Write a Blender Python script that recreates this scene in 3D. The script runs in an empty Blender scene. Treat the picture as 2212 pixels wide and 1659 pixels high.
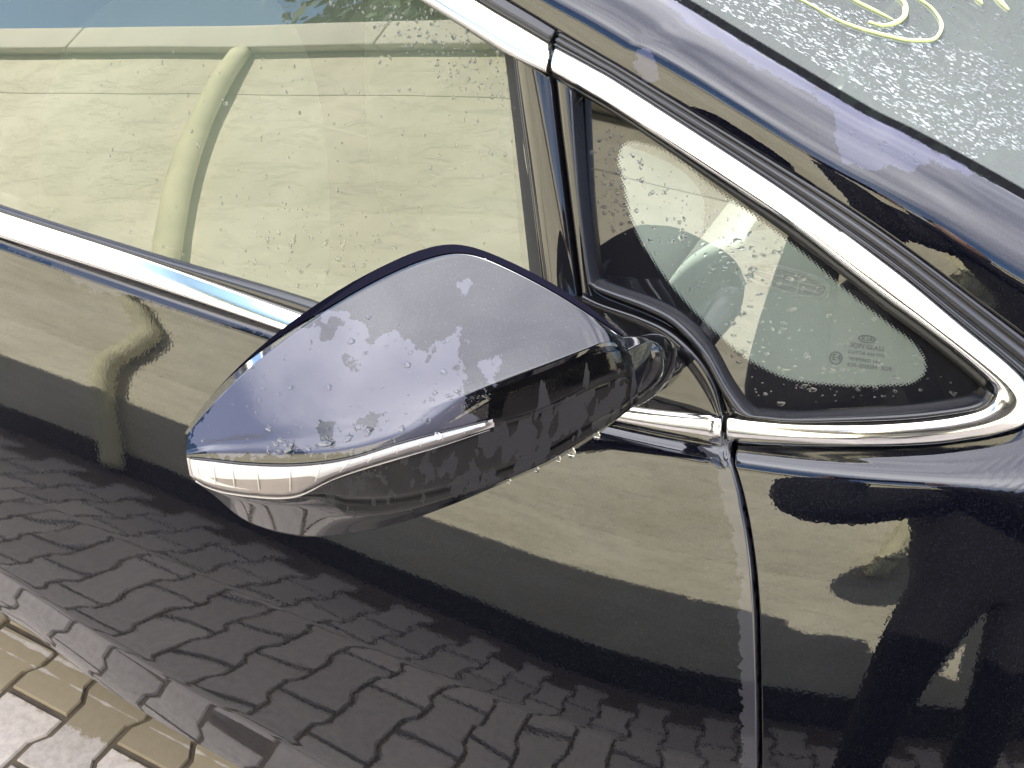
import bpy, bmesh, math, random
import numpy as np
from mathutils import Vector, Matrix
from mathutils.geometry import delaunay_2d_cdt
random.seed(7); RNG = np.random.RandomState(11)
C = bpy.context.scene.collection
R = math.radians

# ---------------------------------------------------------------- camera
CAM_X = np.array([[0.8878, -0.298, 0.3507], [0.4585, 0.5081, -0.7291], [0.0391, 0.8081, 0.5878]])
CAM_P = np.array([0.0, -0.656, 1.507])
FPX = 2400.0                                   # focal length in units of a 2212 wide picture
cd = bpy.data.cameras.new('camera'); cam = bpy.data.objects.new('camera', cd); C.objects.link(cam)
cd.sensor_width = 36; cd.lens = 36 * FPX / 2212; cd.clip_start = 0.02; cd.clip_end = 3000
m = Matrix.Identity(4)
for i in range(3):
    for j in range(3): m[i][j] = CAM_X[i, j]
    m[i][3] = CAM_P[i]
cam.matrix_world = m
bpy.context.scene.camera = cam

# ---------------------------------------------------------------- world, sun, exposure
SUN_EL, SUN_AZ = 24.0, -22.0                     # azimuth: degrees from +Y towards +X
PERSON = (0.50, -1.06)                         # where the photographer stands
w = bpy.data.worlds.new('World'); bpy.context.scene.world = w; w.use_nodes = True
nt = w.node_tree; nt.nodes.clear()
def N(t, kind, **kw):
    n = t.nodes.new(kind)
    for k, v in kw.items():
        if k.startswith('_'): setattr(n, k[1:], v)
        else: n.inputs[k.replace('__', ' ')].default_value = v
    return n
sky = N(nt, 'ShaderNodeTexSky', _sky_type='NISHITA', _sun_disc=False)
sky.sun_elevation = R(SUN_EL); sky.sun_rotation = R(SUN_AZ); sky.air_density = 1.0; sky.dust_density = 0.6; sky.ozone_density = 3.2
tc = N(nt, 'ShaderNodeTexCoord')
mp = N(nt, 'ShaderNodeMapping'); mp.inputs['Scale'].default_value = (1, 1, 2.2); mp.inputs['Location'].default_value = (0.3, 0.1, 0.0)
ns = N(nt, 'ShaderNodeTexNoise', Scale=1.2, Detail=6.0, Roughness=0.5, Distortion=0.2)
nt.links.new(tc.outputs['Generated'], mp.inputs['Vector']); nt.links.new(mp.outputs[0], ns.inputs['Vector'])
sx = N(nt, 'ShaderNodeSeparateXYZ'); nt.links.new(tc.outputs['Generated'], sx.inputs[0])
# clouds thicken overhead and towards the front of the car (+X), clear blue low behind it
a1 = N(nt, 'ShaderNodeMath', _operation='MULTIPLY_ADD'); a1.inputs[1].default_value = 0.60; a1.inputs[2].default_value = -0.29
nt.links.new(sx.outputs['Z'], a1.inputs[0])
a2 = N(nt, 'ShaderNodeMath', _operation='MULTIPLY_ADD'); a2.inputs[1].default_value = 0.12
nt.links.new(sx.outputs['X'], a2.inputs[0]); nt.links.new(a1.outputs[0], a2.inputs[2])
a3 = N(nt, 'ShaderNodeMath', _operation='ADD'); nt.links.new(ns.outputs['Fac'], a3.inputs[0]); nt.links.new(a2.outputs[0], a3.inputs[1])
mr = N(nt, 'ShaderNodeMapRange', _interpolation_type='SMOOTHSTEP'); mr.inputs['From Min'].default_value = 0.46; mr.inputs['From Max'].default_value = 0.66
nt.links.new(a3.outputs[0], mr.inputs['Value'])
cr = N(nt, 'ShaderNodeValToRGB')
ns2 = N(nt, 'ShaderNodeTexNoise', Scale=1.9, Detail=5.0, Roughness=0.45)
nt.links.new(mp.outputs[0], ns2.inputs['Vector'])
cr.color_ramp.elements[0].position = 0.35; cr.color_ramp.elements[0].color = (4.2, 4.3, 5.2, 1)
cr.color_ramp.elements[1].position = 0.65; cr.color_ramp.elements[1].color = (12, 12, 12.6, 1)
nt.links.new(ns2.outputs['Fac'], cr.inputs[0])
mx = N(nt, 'ShaderNodeMix', _data_type='RGBA')
nt.links.new(mr.outputs[0], mx.inputs['Factor']); nt.links.new(sky.outputs[0], mx.inputs[6]); nt.links.new(cr.outputs[0], mx.inputs[7])
bg = N(nt, 'ShaderNodeBackground', Strength=0.15); nt.links.new(mx.outputs[2], bg.inputs[0])
wo = N(nt, 'ShaderNodeOutputWorld'); nt.links.new(bg.outputs[0], wo.inputs[0])

sl = bpy.data.lights.new('sun', 'SUN'); sl.energy = 5.0; sl.angle = R(0.5); sl.color = (1, 0.94, 0.84)
so = bpy.data.objects.new('sun', sl); C.objects.link(so)
el, az = R(SUN_EL), R(SUN_AZ)
sd = Vector((math.sin(az) * math.cos(el), math.cos(az) * math.cos(el), math.sin(el)))
so.rotation_euler = (-sd).to_track_quat('-Z', 'Y').to_euler()
so.location = (3, 12, 8)
vs = bpy.context.scene.view_settings
bpy.context.scene.display_settings.display_device = 'sRGB'
vs.view_transform = 'Standard'; vs.look = 'None'; vs.gamma = 1.0; vs.use_curve_mapping = False
vs.exposure = 2.40
bpy.context.scene.render.engine = 'CYCLES'
bpy.context.scene.cycles.max_bounces = 10; bpy.context.scene.cycles.transparent_max_bounces = 16
bpy.context.scene.cycles.glossy_bounces = 6; bpy.context.scene.cycles.transmission_bounces = 8

# ---------------------------------------------------------------- helpers: mapping and meshes
def ray(px, py):
    return CAM_X @ np.array([(px - 1106) / FPX, (829.5 - py) / FPX, -1.0])
def at_y(px, py, y):                            # point of the vertical plane y = const
    r = ray(px, py); return CAM_P + r * ((y - CAM_P[1]) / r[1])
def onto(px, py, surf, off=0.0):                # point of the body surface y = surf(x, z)
    r = ray(px, py); y = 0.0
    for _ in range(14):
        p = CAM_P + r * ((y - CAM_P[1]) / r[1]); y = surf(p[0], p[2]) + off
    return CAM_P + r * ((y - CAM_P[1]) / r[1])
def pix(P):                                     # picture coordinates of world points (used to lay out stains)
    q = (np.asarray(P) - CAM_P) @ CAM_X
    return 1106 + FPX * q[..., 0] / -q[..., 2], 829.5 - FPX * q[..., 1] / -q[..., 2]
def resample(pts, n, smooth=True):
    p = np.array(pts, float); k = len(p)
    if smooth and k > 2:                        # centripetal-ish catmull-rom
        q = np.vstack([2 * p[0] - p[1], p, 2 * p[-1] - p[-2]]); out = []
        for i in range(1, k):
            for t in np.linspace(0, 1, 17)[:-1]:
                a, b, c, d = q[i - 1], q[i], q[i + 1], q[i + 2]
                d1 = max(np.linalg.norm(b - a), 1e-9); d2 = max(np.linalg.norm(c - b), 1e-9); d3 = max(np.linalg.norm(d - c), 1e-9)
                m1 = ((b - a) / d1 * d2 / (d1 + d2) + (c - b) / d2 * d1 / (d1 + d2)) * d2
                m2 = ((c - b) / d2 * d3 / (d2 + d3) + (d - c) / d3 * d2 / (d2 + d3)) * d2
                out.append(b * (2 * t**3 - 3 * t**2 + 1) + m1 * (t**3 - 2 * t**2 + t) + c * (-2 * t**3 + 3 * t**2) + m2 * (t**3 - t**2))
        out.append(p[-1]); p = np.array(out)
    s = np.r_[0, np.cumsum(np.linalg.norm(np.diff(p, axis=0), axis=1))]
    u = np.linspace(0, s[-1], n)
    return np.array([np.interp(u, s, p[:, j]) for j in range(p.shape[1])]).T
def link(name, me, mat=None, parent=None, smooth=True):
    o = bpy.data.objects.new(name, me); C.objects.link(o)
    if mat: me.materials.append(mat)
    if smooth: me.polygons.foreach_set('use_smooth', [True] * len(me.polygons))
    if parent: o.parent = parent
    return o
def mesh(name, V, F):
    me = bpy.data.meshes.new(name); me.from_pydata([tuple(map(float, v)) for v in V], [], [tuple(int(i) for i in f) for f in F]); me.update(); return me
def grid_faces(n, mm, close=False, base=0, flip=False):
    F = []
    for i in range(n - 1):
        for j in range(mm if close else mm - 1):
            a = base + i * mm + j; b = base + i * mm + (j + 1) % mm; c = b + mm; d = a + mm
            F.append((a, d, c, b) if flip else (a, b, c, d))
    return F
def grid(name, P, mat=None, parent=None, flip=False, close=False):
    P = np.asarray(P); n, mm = P.shape[:2]
    return link(name, mesh(name, P.reshape(-1, 3), grid_faces(n, mm, close, 0, flip)), mat, parent)
def prop(o, label=None, cat=None, group=None, kind=None):
    for k, v in (('label', label), ('category', cat), ('group', group), ('kind', kind)):
        if v: o[k] = v
    return o
def empty(name, loc=(0, 0, 0)):
    o = bpy.data.objects.new(name, None); C.objects.link(o); o.location = loc; o.empty_display_size = 0.1; return o
def attr(o, name, vals):
    a = o.data.attributes.new(name, 'FLOAT', 'POINT'); a.data.foreach_set('value', np.asarray(vals, float).ravel())
def box(name, lo, hi, mat, parent=None, bevel=0.0):
    bm = bmesh.new(); bmesh.ops.create_cube(bm, size=1)
    for v in bm.verts: v.co = Vector([(lo[i] + hi[i]) / 2 + v.co[i] * (hi[i] - lo[i]) for i in range(3)])
    if bevel: bmesh.ops.bevel(bm, geom=bm.edges[:], offset=bevel, segments=3, affect='EDGES', profile=0.6)
    me = bpy.data.meshes.new(name); bm.to_mesh(me); bm.free(); o = link(name, me, mat, parent, bool(bevel)); return o
def tube(name, pts, rad, mat, parent=None, seg=12, n=None, smooth=True):
    p = resample(pts, n or max(8, len(pts) * 6), smooth); rr = np.broadcast_to(np.asarray(rad, float), (len(p),)) if np.ndim(rad) == 0 else np.interp(np.linspace(0, 1, len(p)), np.linspace(0, 1, len(rad)), rad)
    T = np.gradient(p, axis=0); T /= np.linalg.norm(T, axis=1)[:, None] + 1e-12
    up = np.array([0.13, 0.21, 0.97]); rows = []
    for i in range(len(p)):
        a = np.cross(T[i], up); a /= np.linalg.norm(a) + 1e-9; b = np.cross(a, T[i])
        rows.append([p[i] + rr[i] * (math.cos(t) * a + math.sin(t) * b) for t in np.linspace(0, 2 * math.pi, seg, endpoint=False)])
    V = np.array(rows).reshape(-1, 3).tolist(); F = grid_faces(len(p), seg, True)
    F.append(tuple(range(seg))[::-1]); F.append(tuple(range((len(p) - 1) * seg, len(p) * seg)))
    return link(name, mesh(name, V, F), mat, parent)
def ribbon(name, A, B, prof, mat, parent=None, nrm=(0, -1, 0), prof2=None, blend=None):
    """band between two 3D edge lines, prof = [(u across, height along the outward normal)]"""
    A, B = np.asarray(A), np.asarray(B); n = len(A)
    T = np.gradient((A + B) / 2, axis=0); T /= np.linalg.norm(T, axis=1)[:, None]
    W = B - A; Nn = np.cross(T, W); Nn /= np.linalg.norm(Nn, axis=1)[:, None] + 1e-12
    s = np.sign((Nn * np.array(nrm)).sum(1)); s[s == 0] = 1; Nn *= s[:, None]
    pa = np.array(prof); pb = np.array(prof2) if prof2 is not None else pa; bl = np.zeros(n) if blend is None else blend
    P = np.array([[A[i] + W[i] * u + Nn[i] * h for (u, h) in pa * (1 - bl[i]) + pb * bl[i]] for i in range(n)])
    o = grid(name, P, mat, parent)
    V = P.reshape(-1, 3); k = len(prof)
    me = o.data; bm = bmesh.new(); bm.from_mesh(me); bm.verts.ensure_lookup_table()
    for e in ((0, n - 1) if k > 2 else ()):
        try: bm.faces.new([bm.verts[e * k + j] for j in range(k)])
        except ValueError: pass
    bmesh.ops.recalc_face_normals(bm, faces=bm.faces[:]); bm.to_mesh(me); bm.free()
    me.polygons.foreach_set('use_smooth', [True] * len(me.polygons))
    return o
def inside(poly, X, Y):
    c = np.zeros(X.shape, bool); n = len(poly)
    for i in range(n):
        x1, y1 = poly[i]; x2, y2 = poly[(i + 1) % n]
        k = ((y1 > Y) != (y2 > Y)) & (X < (x2 - x1) * (Y - y1) / ((y2 - y1) or 1e-9) + x1); c ^= k
    return c
def sdist(poly, X, Y):                          # signed distance to a polygon, positive inside
    d = np.full(X.shape, 1e9); n = len(poly)
    for i in range(n):
        ax, ay = poly[i]; bx, by = poly[(i + 1) % n]; L = (bx - ax)**2 + (by - ay)**2 + 1e-9
        t = np.clip(((X - ax) * (bx - ax) + (Y - ay) * (by - ay)) / L, 0, 1)
        d = np.minimum(d, np.hypot(X - ax - t * (bx - ax), Y - ay - t * (by - ay)))
    return np.where(inside(poly, X, Y), d, -d)
def fillsurf(name, poly, surf, mat, parent=None, step=30, off=0.0, thick=0.0):
    """sheet of the given outline lying on the surface, fine inner points so that reflections stay smooth"""
    poly = [tuple(map(float, p)) for p in poly]; xs = [p[0] for p in poly]; ys = [p[1] for p in poly]
    gx, gy = np.meshgrid(np.arange(min(xs), max(xs), step), np.arange(min(ys), max(ys), step))
    gx = gx + (np.arange(gx.shape[0]) % 2)[:, None] * step / 2
    k = sdist(poly, gx, gy) > step * 0.4
    pts = [Vector(p) for p in poly] + [Vector((a, b)) for a, b in zip(gx[k], gy[k])]
    n = len(poly)
    v, e, f, *_ = delaunay_2d_cdt(pts, [(i, (i + 1) % n) for i in range(n)], [], 1, 1e-4)
    P = np.array([onto(q.x, q.y, surf, off) for q in v])
    o = link(name, mesh(name, P, [tuple(reversed(t)) for t in f]), mat, parent)
    return o

# ---------------------------------------------------------------- materials
def newmat(name):
    mt = bpy.data.materials.new(name); mt.use_nodes = True; t = mt.node_tree; t.nodes.clear()
    out = N(t, 'ShaderNodeOutputMaterial'); return mt, t, out
def simple(name, col, rough=0.5, metal=0.0, bump=0.0, bscale=200, coat=0.0, var=0.0, vscale=6, ior=1.5, dist=0.001):
    mt, t, out = newmat(name); b = N(t, 'ShaderNodeBsdfPrincipled', Roughness=rough, Metallic=metal, IOR=ior)
    b.inputs['Base Color'].default_value = (*col, 1); b.inputs['Coat Weight'].default_value = coat; b.inputs['Coat Roughness'].default_value = 0.01
    tcn = N(t, 'ShaderNodeTexCoord')
    if var:
        n = N(t, 'ShaderNodeTexNoise', Scale=vscale, Detail=6.0, Roughness=0.6); t.links.new(tcn.outputs['Object'], n.inputs['Vector'])
        c = N(t, 'ShaderNodeValToRGB'); c.color_ramp.elements[0].position = .3; c.color_ramp.elements[1].position = .7
        c.color_ramp.elements[0].color = (*[x * (1 - var) for x in col], 1); c.color_ramp.elements[1].color = (*[min(1, x * (1 + var)) for x in col], 1)
        t.links.new(n.outputs['Fac'], c.inputs[0]); t.links.new(c.outputs[0], b.inputs['Base Color'])
    if bump:
        n = N(t, 'ShaderNodeTexNoise', Scale=bscale, Detail=4.0); t.links.new(tcn.outputs['Object'], n.inputs['Vector'])
        bp = N(t, 'ShaderNodeBump', Strength=bump, Distance=dist); t.links.new(n.outputs['Fac'], bp.inputs['Height']); t.links.new(bp.outputs[0], b.inputs['Normal'])
    t.links.new(b.outputs[0], out.inputs[0]); return mt

def paint(name, base=(0.0016, 0.0018, 0.004), film=(0.022, 0.022, 0.028), amp=14.0, nscale=90.0, peel=0.045, stretch=(1, 1, 1)):
    """black pearl clear-coated paint; attribute 'film' (signed size of dried-film patches) roughened by noise into ragged stains"""
    mt, t, out = newmat(name); b = N(t, 'ShaderNodeBsdfPrincipled', Roughness=0.36, Metallic=0.55, IOR=1.5)
    b.inputs['Specular IOR Level'].default_value = 0.0
    b.inputs['Coat Weight'].default_value = 1.0; b.inputs['Coat Roughness'].default_value = 0.004; b.inputs['Coat IOR'].default_value = 1.55
    tcn = N(t, 'ShaderNodeTexCoord'); at = N(t, 'ShaderNodeAttribute', _attribute_name='film')
    mpn = N(t, 'ShaderNodeMapping'); mpn.inputs['Scale'].default_value = stretch; t.links.new(tcn.outputs['Object'], mpn.inputs[0])
    n = N(t, 'ShaderNodeTexNoise', Scale=nscale, Detail=6.0, Roughness=0.62); t.links.new(mpn.outputs[0], n.inputs['Vector'])
    s = N(t, 'ShaderNodeMath', _operation='SUBTRACT'); s.inputs[1].default_value = 0.5; t.links.new(n.outputs['Fac'], s.inputs[0])
    mu = N(t, 'ShaderNodeMath', _operation='MULTIPLY_ADD'); mu.inputs[1].default_value = amp * 10
    t.links.new(s.outputs[0], mu.inputs[0]); t.links.new(at.outputs['Fac'], mu.inputs[2])
    g = N(t, 'ShaderNodeMapRange'); g.inputs['From Min'].default_value = -0.5; g.inputs['From Max'].default_value = 0.5; t.links.new(mu.outputs[0], g.inputs['Value'])
    # fine metallic flake
    vo = N(t, 'ShaderNodeTexVoronoi', Scale=2600.0); t.links.new(tcn.outputs['Object'], vo.inputs['Vector'])
    fl = N(t, 'ShaderNodeMapRange'); fl.inputs['From Min'].default_value = 0.9; fl.inputs['From Max'].default_value = 1.0
    sc = N(t, 'ShaderNodeSeparateColor'); t.links.new(vo.outputs['Color'], sc.inputs[0]); t.links.new(sc.outputs[0], fl.inputs['Value'])
    m0 = N(t, 'ShaderNodeMix', _data_type='RGBA'); m0.inputs[6].default_value = (*base, 1); m0.inputs[7].default_value = (0.02, 0.022, 0.032, 1)
    t.links.new(fl.outputs[0], m0.inputs['Factor'])
    m1 = N(t, 'ShaderNodeMix', _data_type='RGBA'); m1.inputs[7].default_value = (*film, 1)
    t.links.new(g.outputs[0], m1.inputs['Factor']); t.links.new(m0.outputs[2], m1.inputs[6]); t.links.new(m1.outputs[2], b.inputs['Base Color'])
    mm_ = N(t, 'ShaderNodeMath', _operation='MULTIPLY_ADD'); mm_.inputs[1].default_value = -0.55; mm_.inputs[2].default_value = 0.55; t.links.new(g.outputs[0], mm_.inputs[0])
    t.links.new(mm_.outputs[0], b.inputs['Metallic'])
    # orange peel in the clear coat, film edge
    n2 = N(t, 'ShaderNodeTexNoise', Scale=330.0, Detail=1.0); t.links.new(tcn.outputs['Object'], n2.inputs['Vector'])
    bp = N(t, 'ShaderNodeBump', Strength=peel, Distance=0.0003); t.links.new(n2.outputs['Fac'], bp.inputs['Height'])
    t.links.new(bp.outputs[0], b.inputs['Coat Normal'])
    t.links.new(b.outputs[0], out.inputs[0]); return mt

def glassmat(name, tint, frit=False, gain=1.9, haze=0.0, hcol=(0.52, 0.62, 0.46)):
    """tempered pane: reflections of both faces over tinted transmission; black ceramic frit with a dotted edge where 'clear' < 0"""
    mt, t, out = newmat(name)
    fr = N(t, 'ShaderNodeFresnel', IOR=1.52)
    gl = N(t, 'ShaderNodeBsdfGlossy', Roughness=0.0)
    tr = N(t, 'ShaderNodeBsdfTransparent'); tr.inputs[0].default_value = (*tint, 1)
    mu = N(t, 'ShaderNodeMath', _operation='MULTIPLY'); mu.inputs[1].default_value = gain; mu.use_clamp = True; t.links.new(fr.outputs[0], mu.inputs[0])
    tcn = N(t, 'ShaderNodeTexCoord')
    nz = N(t, 'ShaderNodeTexNoise', Scale=3.0, Detail=2.0); t.links.new(tcn.outputs['Object'], nz.inputs['Vector'])
    bp = N(t, 'ShaderNodeBump', Strength=0.02, Distance=0.02); t.links.new(nz.outputs['Fac'], bp.inputs['Height'])
    t.links.new(bp.outputs[0], gl.inputs['Normal'])
    df = N(t, 'ShaderNodeBsdfDiffuse'); df.inputs[0].default_value = (*hcol, 1)
    m0 = N(t, 'ShaderNodeMixShader', Fac=haze); t.links.new(tr.outputs[0], m0.inputs[1]); t.links.new(df.outputs[0], m0.inputs[2])
    m1 = N(t, 'ShaderNodeMixShader'); t.links.new(mu.outputs[0], m1.inputs[0]); t.links.new(m0.outputs[0], m1.inputs[1]); t.links.new(gl.outputs[0], m1.inputs[2])
    last = m1
    if frit:
        bk = N(t, 'ShaderNodeBsdfPrincipled', Roughness=0.02, IOR=1.52); bk.inputs['Base Color'].default_value = (0.006, 0.006, 0.007, 1)
        at = N(t, 'ShaderNodeAttribute', _attribute_name='clear'); uv = N(t, 'ShaderNodeAttribute', _attribute_name='dotuv')
        # dot lattice, pitch 1 unit of dotuv
        fx = N(t, 'ShaderNodeTexVoronoi', _voronoi_dimensions='2D', Scale=1.0, Randomness=0.0); t.links.new(uv.outputs['Vector'], fx.inputs['Vector'])
        # clear in millimetres: dot radius shrinks from 0.62 to 0.1 over 6 mm
        rr = N(t, 'ShaderNodeMapRange'); rr.inputs['From Min'].default_value = -0.4; rr.inputs['From Max'].default_value = 4.6
        rr.inputs['To Min'].default_value = 0.74; rr.inputs['To Max'].default_value = 0.0; t.links.new(at.outputs['Fac'], rr.inputs['Value'])
        lt = N(t, 'ShaderNodeMath', _operation='LESS_THAN'); t.links.new(fx.outputs['Distance'], lt.inputs[0]); t.links.new(rr.outputs[0], lt.inputs[1])
        m2 = N(t, 'ShaderNodeMixShader'); t.links.new(lt.outputs[0], m2.inputs[0]); t.links.new(m1.outputs[0], m2.inputs[1]); t.links.new(bk.outputs[0], m2.inputs[2]); last = m2
    t.links.new(last.outputs[0], out.inputs[0]); return mt

M = {}
M['paint'] = paint('black_pearl_paint', amp=5, nscale=120)
M['paint_mirror'] = paint('black_pearl_paint_mirror', nscale=110, amp=9, film=(0.040, 0.040, 0.056))
M['paint_pillar'] = paint('black_pearl_paint_pillar', nscale=110, amp=5, film=(0.030, 0.030, 0.050))
M['gloss'] = simple('gloss_black_panel', (0.006, 0.006, 0.007), 0.03, bump=0.03, bscale=60)
M['rubber'] = simple('black_rubber_seal', (0.010, 0.010, 0.012), 0.22, bump=0.15, bscale=300, dist=.0003)
M['rubber_matte'] = simple('black_rubber_matte', (0.008, 0.008, 0.008), 0.42, bump=0.2, bscale=400, dist=.0003)
M['chrome'] = simple('bright_chrome', (0.90, 0.89, 0.87), 0.13, 1.0, bump=0.04, bscale=40)
M['under'] = simple('dark_underbody', (0.01, 0.01, 0.01), 0.8)
M['glass_door'] = glassmat('door_glass', (0.24, 0.29, 0.22), gain=2.1, haze=0.08)
M['glass_quarter'] = glassmat('quarter_glass', (0.60, 0.70, 0.63), frit=True, gain=2.1, haze=0.15, hcol=(.56, .62, .53))
M['glass_screen'] = glassmat('windscreen_glass', (0.45, 0.54, 0.47), frit=True, gain=1.3, haze=0.14, hcol=(.60, .63, .60))
M['glass_far'] = glassmat('far_side_darkened_glass', (.07, .08, .07), gain=1.5)  # tint deepened to block the sunlit paving seen through the cabin
M['dash'] = simple('grey_dashboard_plastic', (0.26, 0.285, 0.27), 0.65, bump=0.3, bscale=500, var=.06, vscale=30, dist=.0005)
M['seat'] = simple('light_seat_fabric', (0.22, 0.22, 0.19), 0.85, bump=0.3, bscale=400, dist=.0005)
M['trim_light'] = simple('light_cabin_trim', (0.12, 0.12, 0.11), 0.8)
M['stucco'] = None
def water(name):
    mt, t, out = newmat(name); g = N(t, 'ShaderNodeBsdfGlass', Roughness=0.0, IOR=1.33); t.links.new(g.outputs[0], out.inputs[0]); return mt
M['water'] = water('rain_water')
def glint_water():
    mt, t, out = newmat('glinting_rain_water'); g = N(t, 'ShaderNodeBsdfGlass', Roughness=0.0, IOR=1.33); d = N(t, 'ShaderNodeBsdfTranslucent'); d.inputs[0].default_value = (.9, .95, .93, 1)
    d2 = N(t, 'ShaderNodeBsdfDiffuse'); d2.inputs[0].default_value = (.85, .9, .88, 1); a = N(t, 'ShaderNodeAddShader'); m_ = N(t, 'ShaderNodeMixShader', Fac=.22)  # white diffuse mixed in paints bright glints into the drops
    t.links.new(g.outputs[0], m_.inputs[1]); t.links.new(d2.outputs[0], m_.inputs[2]); t.links.new(m_.outputs[0], out.inputs[0]); return mt
M['glint_water'] = glint_water()

# ================================================================ THE SETTING
ground = grid('ground', [[(-900, -900, -0.0065), (900, -900, -0.0065)], [(-900, 900, -0.0065), (900, 900, -0.0065)]],
              simple('bedding_sand', (0.066, 0.052, 0.038), 0.95, bump=.6, bscale=60, var=.3, vscale=30, dist=.001), flip=False)
prop(ground, kind='structure')

# wall material: pale cream render cast against boards, blotchy and pitted
def stucco():
    mt, t, out = newmat('cream_render'); b = N(t, 'ShaderNodeBsdfPrincipled', Roughness=0.9)
    tcn = N(t, 'ShaderNodeTexCoord')
    n1 = N(t, 'ShaderNodeTexNoise', Scale=2.2, Detail=8.0, Roughness=0.6); t.links.new(tcn.outputs['Object'], n1.inputs['Vector'])
    c = N(t, 'ShaderNodeValToRGB'); c.color_ramp.elements[0].position = .3; c.color_ramp.elements[0].color = (0.64, 0.60, 0.44, 1)
    c.color_ramp.elements[1].position = .7; c.color_ramp.elements[1].color = (0.80, 0.76, 0.60, 1); t.links.new(n1.outputs['Fac'], c.inputs[0])
    mpn = N(t, 'ShaderNodeMapping'); mpn.inputs['Scale'].default_value = (0.6, 1, 1.5); t.links.new(tcn.outputs['Object'], mpn.inputs[0])
    n2 = N(t, 'ShaderNodeTexNoise', Scale=9.0, Detail=7.0, Roughness=0.65); t.links.new(mpn.outputs[0], n2.inputs['Vector'])
    mxx = N(t, 'ShaderNodeMix', _data_type='RGBA', _blend_type='MULTIPLY', Factor=0.40)
    c2 = N(t, 'ShaderNodeValToRGB'); c2.color_ramp.elements[0].position = .35; c2.color_ramp.elements[0].color = (.72, .72, .7, 1); c2.color_ramp.elements[1].position = .62; c2.color_ramp.elements[1].color = (1, 1, 1, 1)
    t.links.new(n2.outputs['Fac'], c2.inputs[0]); t.links.new(c.outputs[0], mxx.inputs[6]); t.links.new(c2.outputs[0], mxx.inputs[7]); t.links.new(mxx.outputs[2], b.inputs['Base Color'])
    n3 = N(t, 'ShaderNodeTexNoise', Scale=14.0, Detail=6.0, Roughness=0.7, Distortion=0.6); t.links.new(mpn.outputs[0], n3.inputs['Vector'])
    c3 = N(t, 'ShaderNodeValToRGB'); c3.color_ramp.elements[0].position = .36; c3.color_ramp.elements[1].position = .50; t.links.new(n3.outputs['Fac'], c3.inputs[0])
    bp = N(t, 'ShaderNodeBump', Strength=0.4, Distance=0.010); t.links.new(c3.outputs[0], bp.inputs['Height']); t.links.new(bp.outputs[0], b.inputs['Normal'])
    t.links.new(b.outputs[0], out.inputs[0]); return mt
M['stucco'] = stucco()
WY, WH = -1.72, 2.03
wall = empty('rendered_wall', (-2.0, WY - 0.12, 0))
prop(wall, 'cream rendered wall with a pale coping facing the car, seen reflected in its side glass and doors', 'wall')
def wallbox(name, lo, hi, mat, bevel=0):
    o = box(name, lo, hi, mat, None, bevel); o.parent = wall; o.matrix_parent_inverse = Matrix.Translation(-wall.location); return o
# board-marked lifts of the render, each a few mm proud of the other
for za, zb_, dd in ((0.11, 0.86, 0.0), (0.86, 1.44, 0.0022), (1.44, 1.80, 0.0004), (1.80, WH - 0.085, 0.003)):
    wallbox('render_lift', (-7.5, WY - 0.24, za), (3.6, WY + dd, zb_), M['stucco'], 0.0015)
wallbox('core', (-7.49, WY - 0.23, 0.0), (3.59, WY - 0.01, WH - 0.085), simple('wall_core', (.3, .28, .2), .9))
wallbox('plinth', (-7.5, WY - 0.25, -0.02), (3.6, WY + 0.03, 0.112), simple('dark_bitumen_plinth', (0.022, 0.022, 0.02), .75, bump=.5, bscale=80, var=.4, vscale=9))
for i in range(10):
    x0 = -7.6 + i * 1.13
    wallbox('coping_slab', (x0, WY - 0.29, WH - 0.08), (x0 + 1.124, WY + 0.055, WH), simple('coping_concrete', (0.62, 0.59, 0.48), .85, var=.1) if i == 0 else bpy.data.materials['coping_concrete'], 0.006)
M['pipe'] = simple('yellow_pipe_paint', (0.68, 0.65, 0.41), 0.8, var=.15, vscale=9)
for (px_, lab) in ((-2.12, 'yellow drainpipe on the wall, reflected in the front door window'), (0.34, 'yellow drainpipe on the wall opposite the front wing, reflected in its paint')):
    pr = empty('drainpipe', (px_, WY + 0.045, 0)); prop(pr, lab, 'drainpipe', 'yellow drainpipes on the wall')
    o = tube('pipe', ([(.02, 0, .02), (.0, 0, .45), (.0, 0, .80), (.05, 0, 1.08), (.05, 0, 1.22), (-.02, 0, 1.34), (-.12, 0, 1.50), (-.22, 0, 1.70), (-.27, 0, 1.86), (-.29, -.012, 1.94)] if px_ < 0 else [(0, 0, 0.95), (0, 0, 1.4), (0, 0, WH - 0.16), (-0.02, -0.015, WH - 0.10)]), 0.034, M['pipe'], pr, 20)
    for zz in ((1.12,) if px_ > 0 else ()):
        tube('bracket', [(0, 0, zz - 0.02), (0, 0, zz + 0.02)], 0.038, M['pipe'], pr, 20, n=2, smooth=False)

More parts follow.
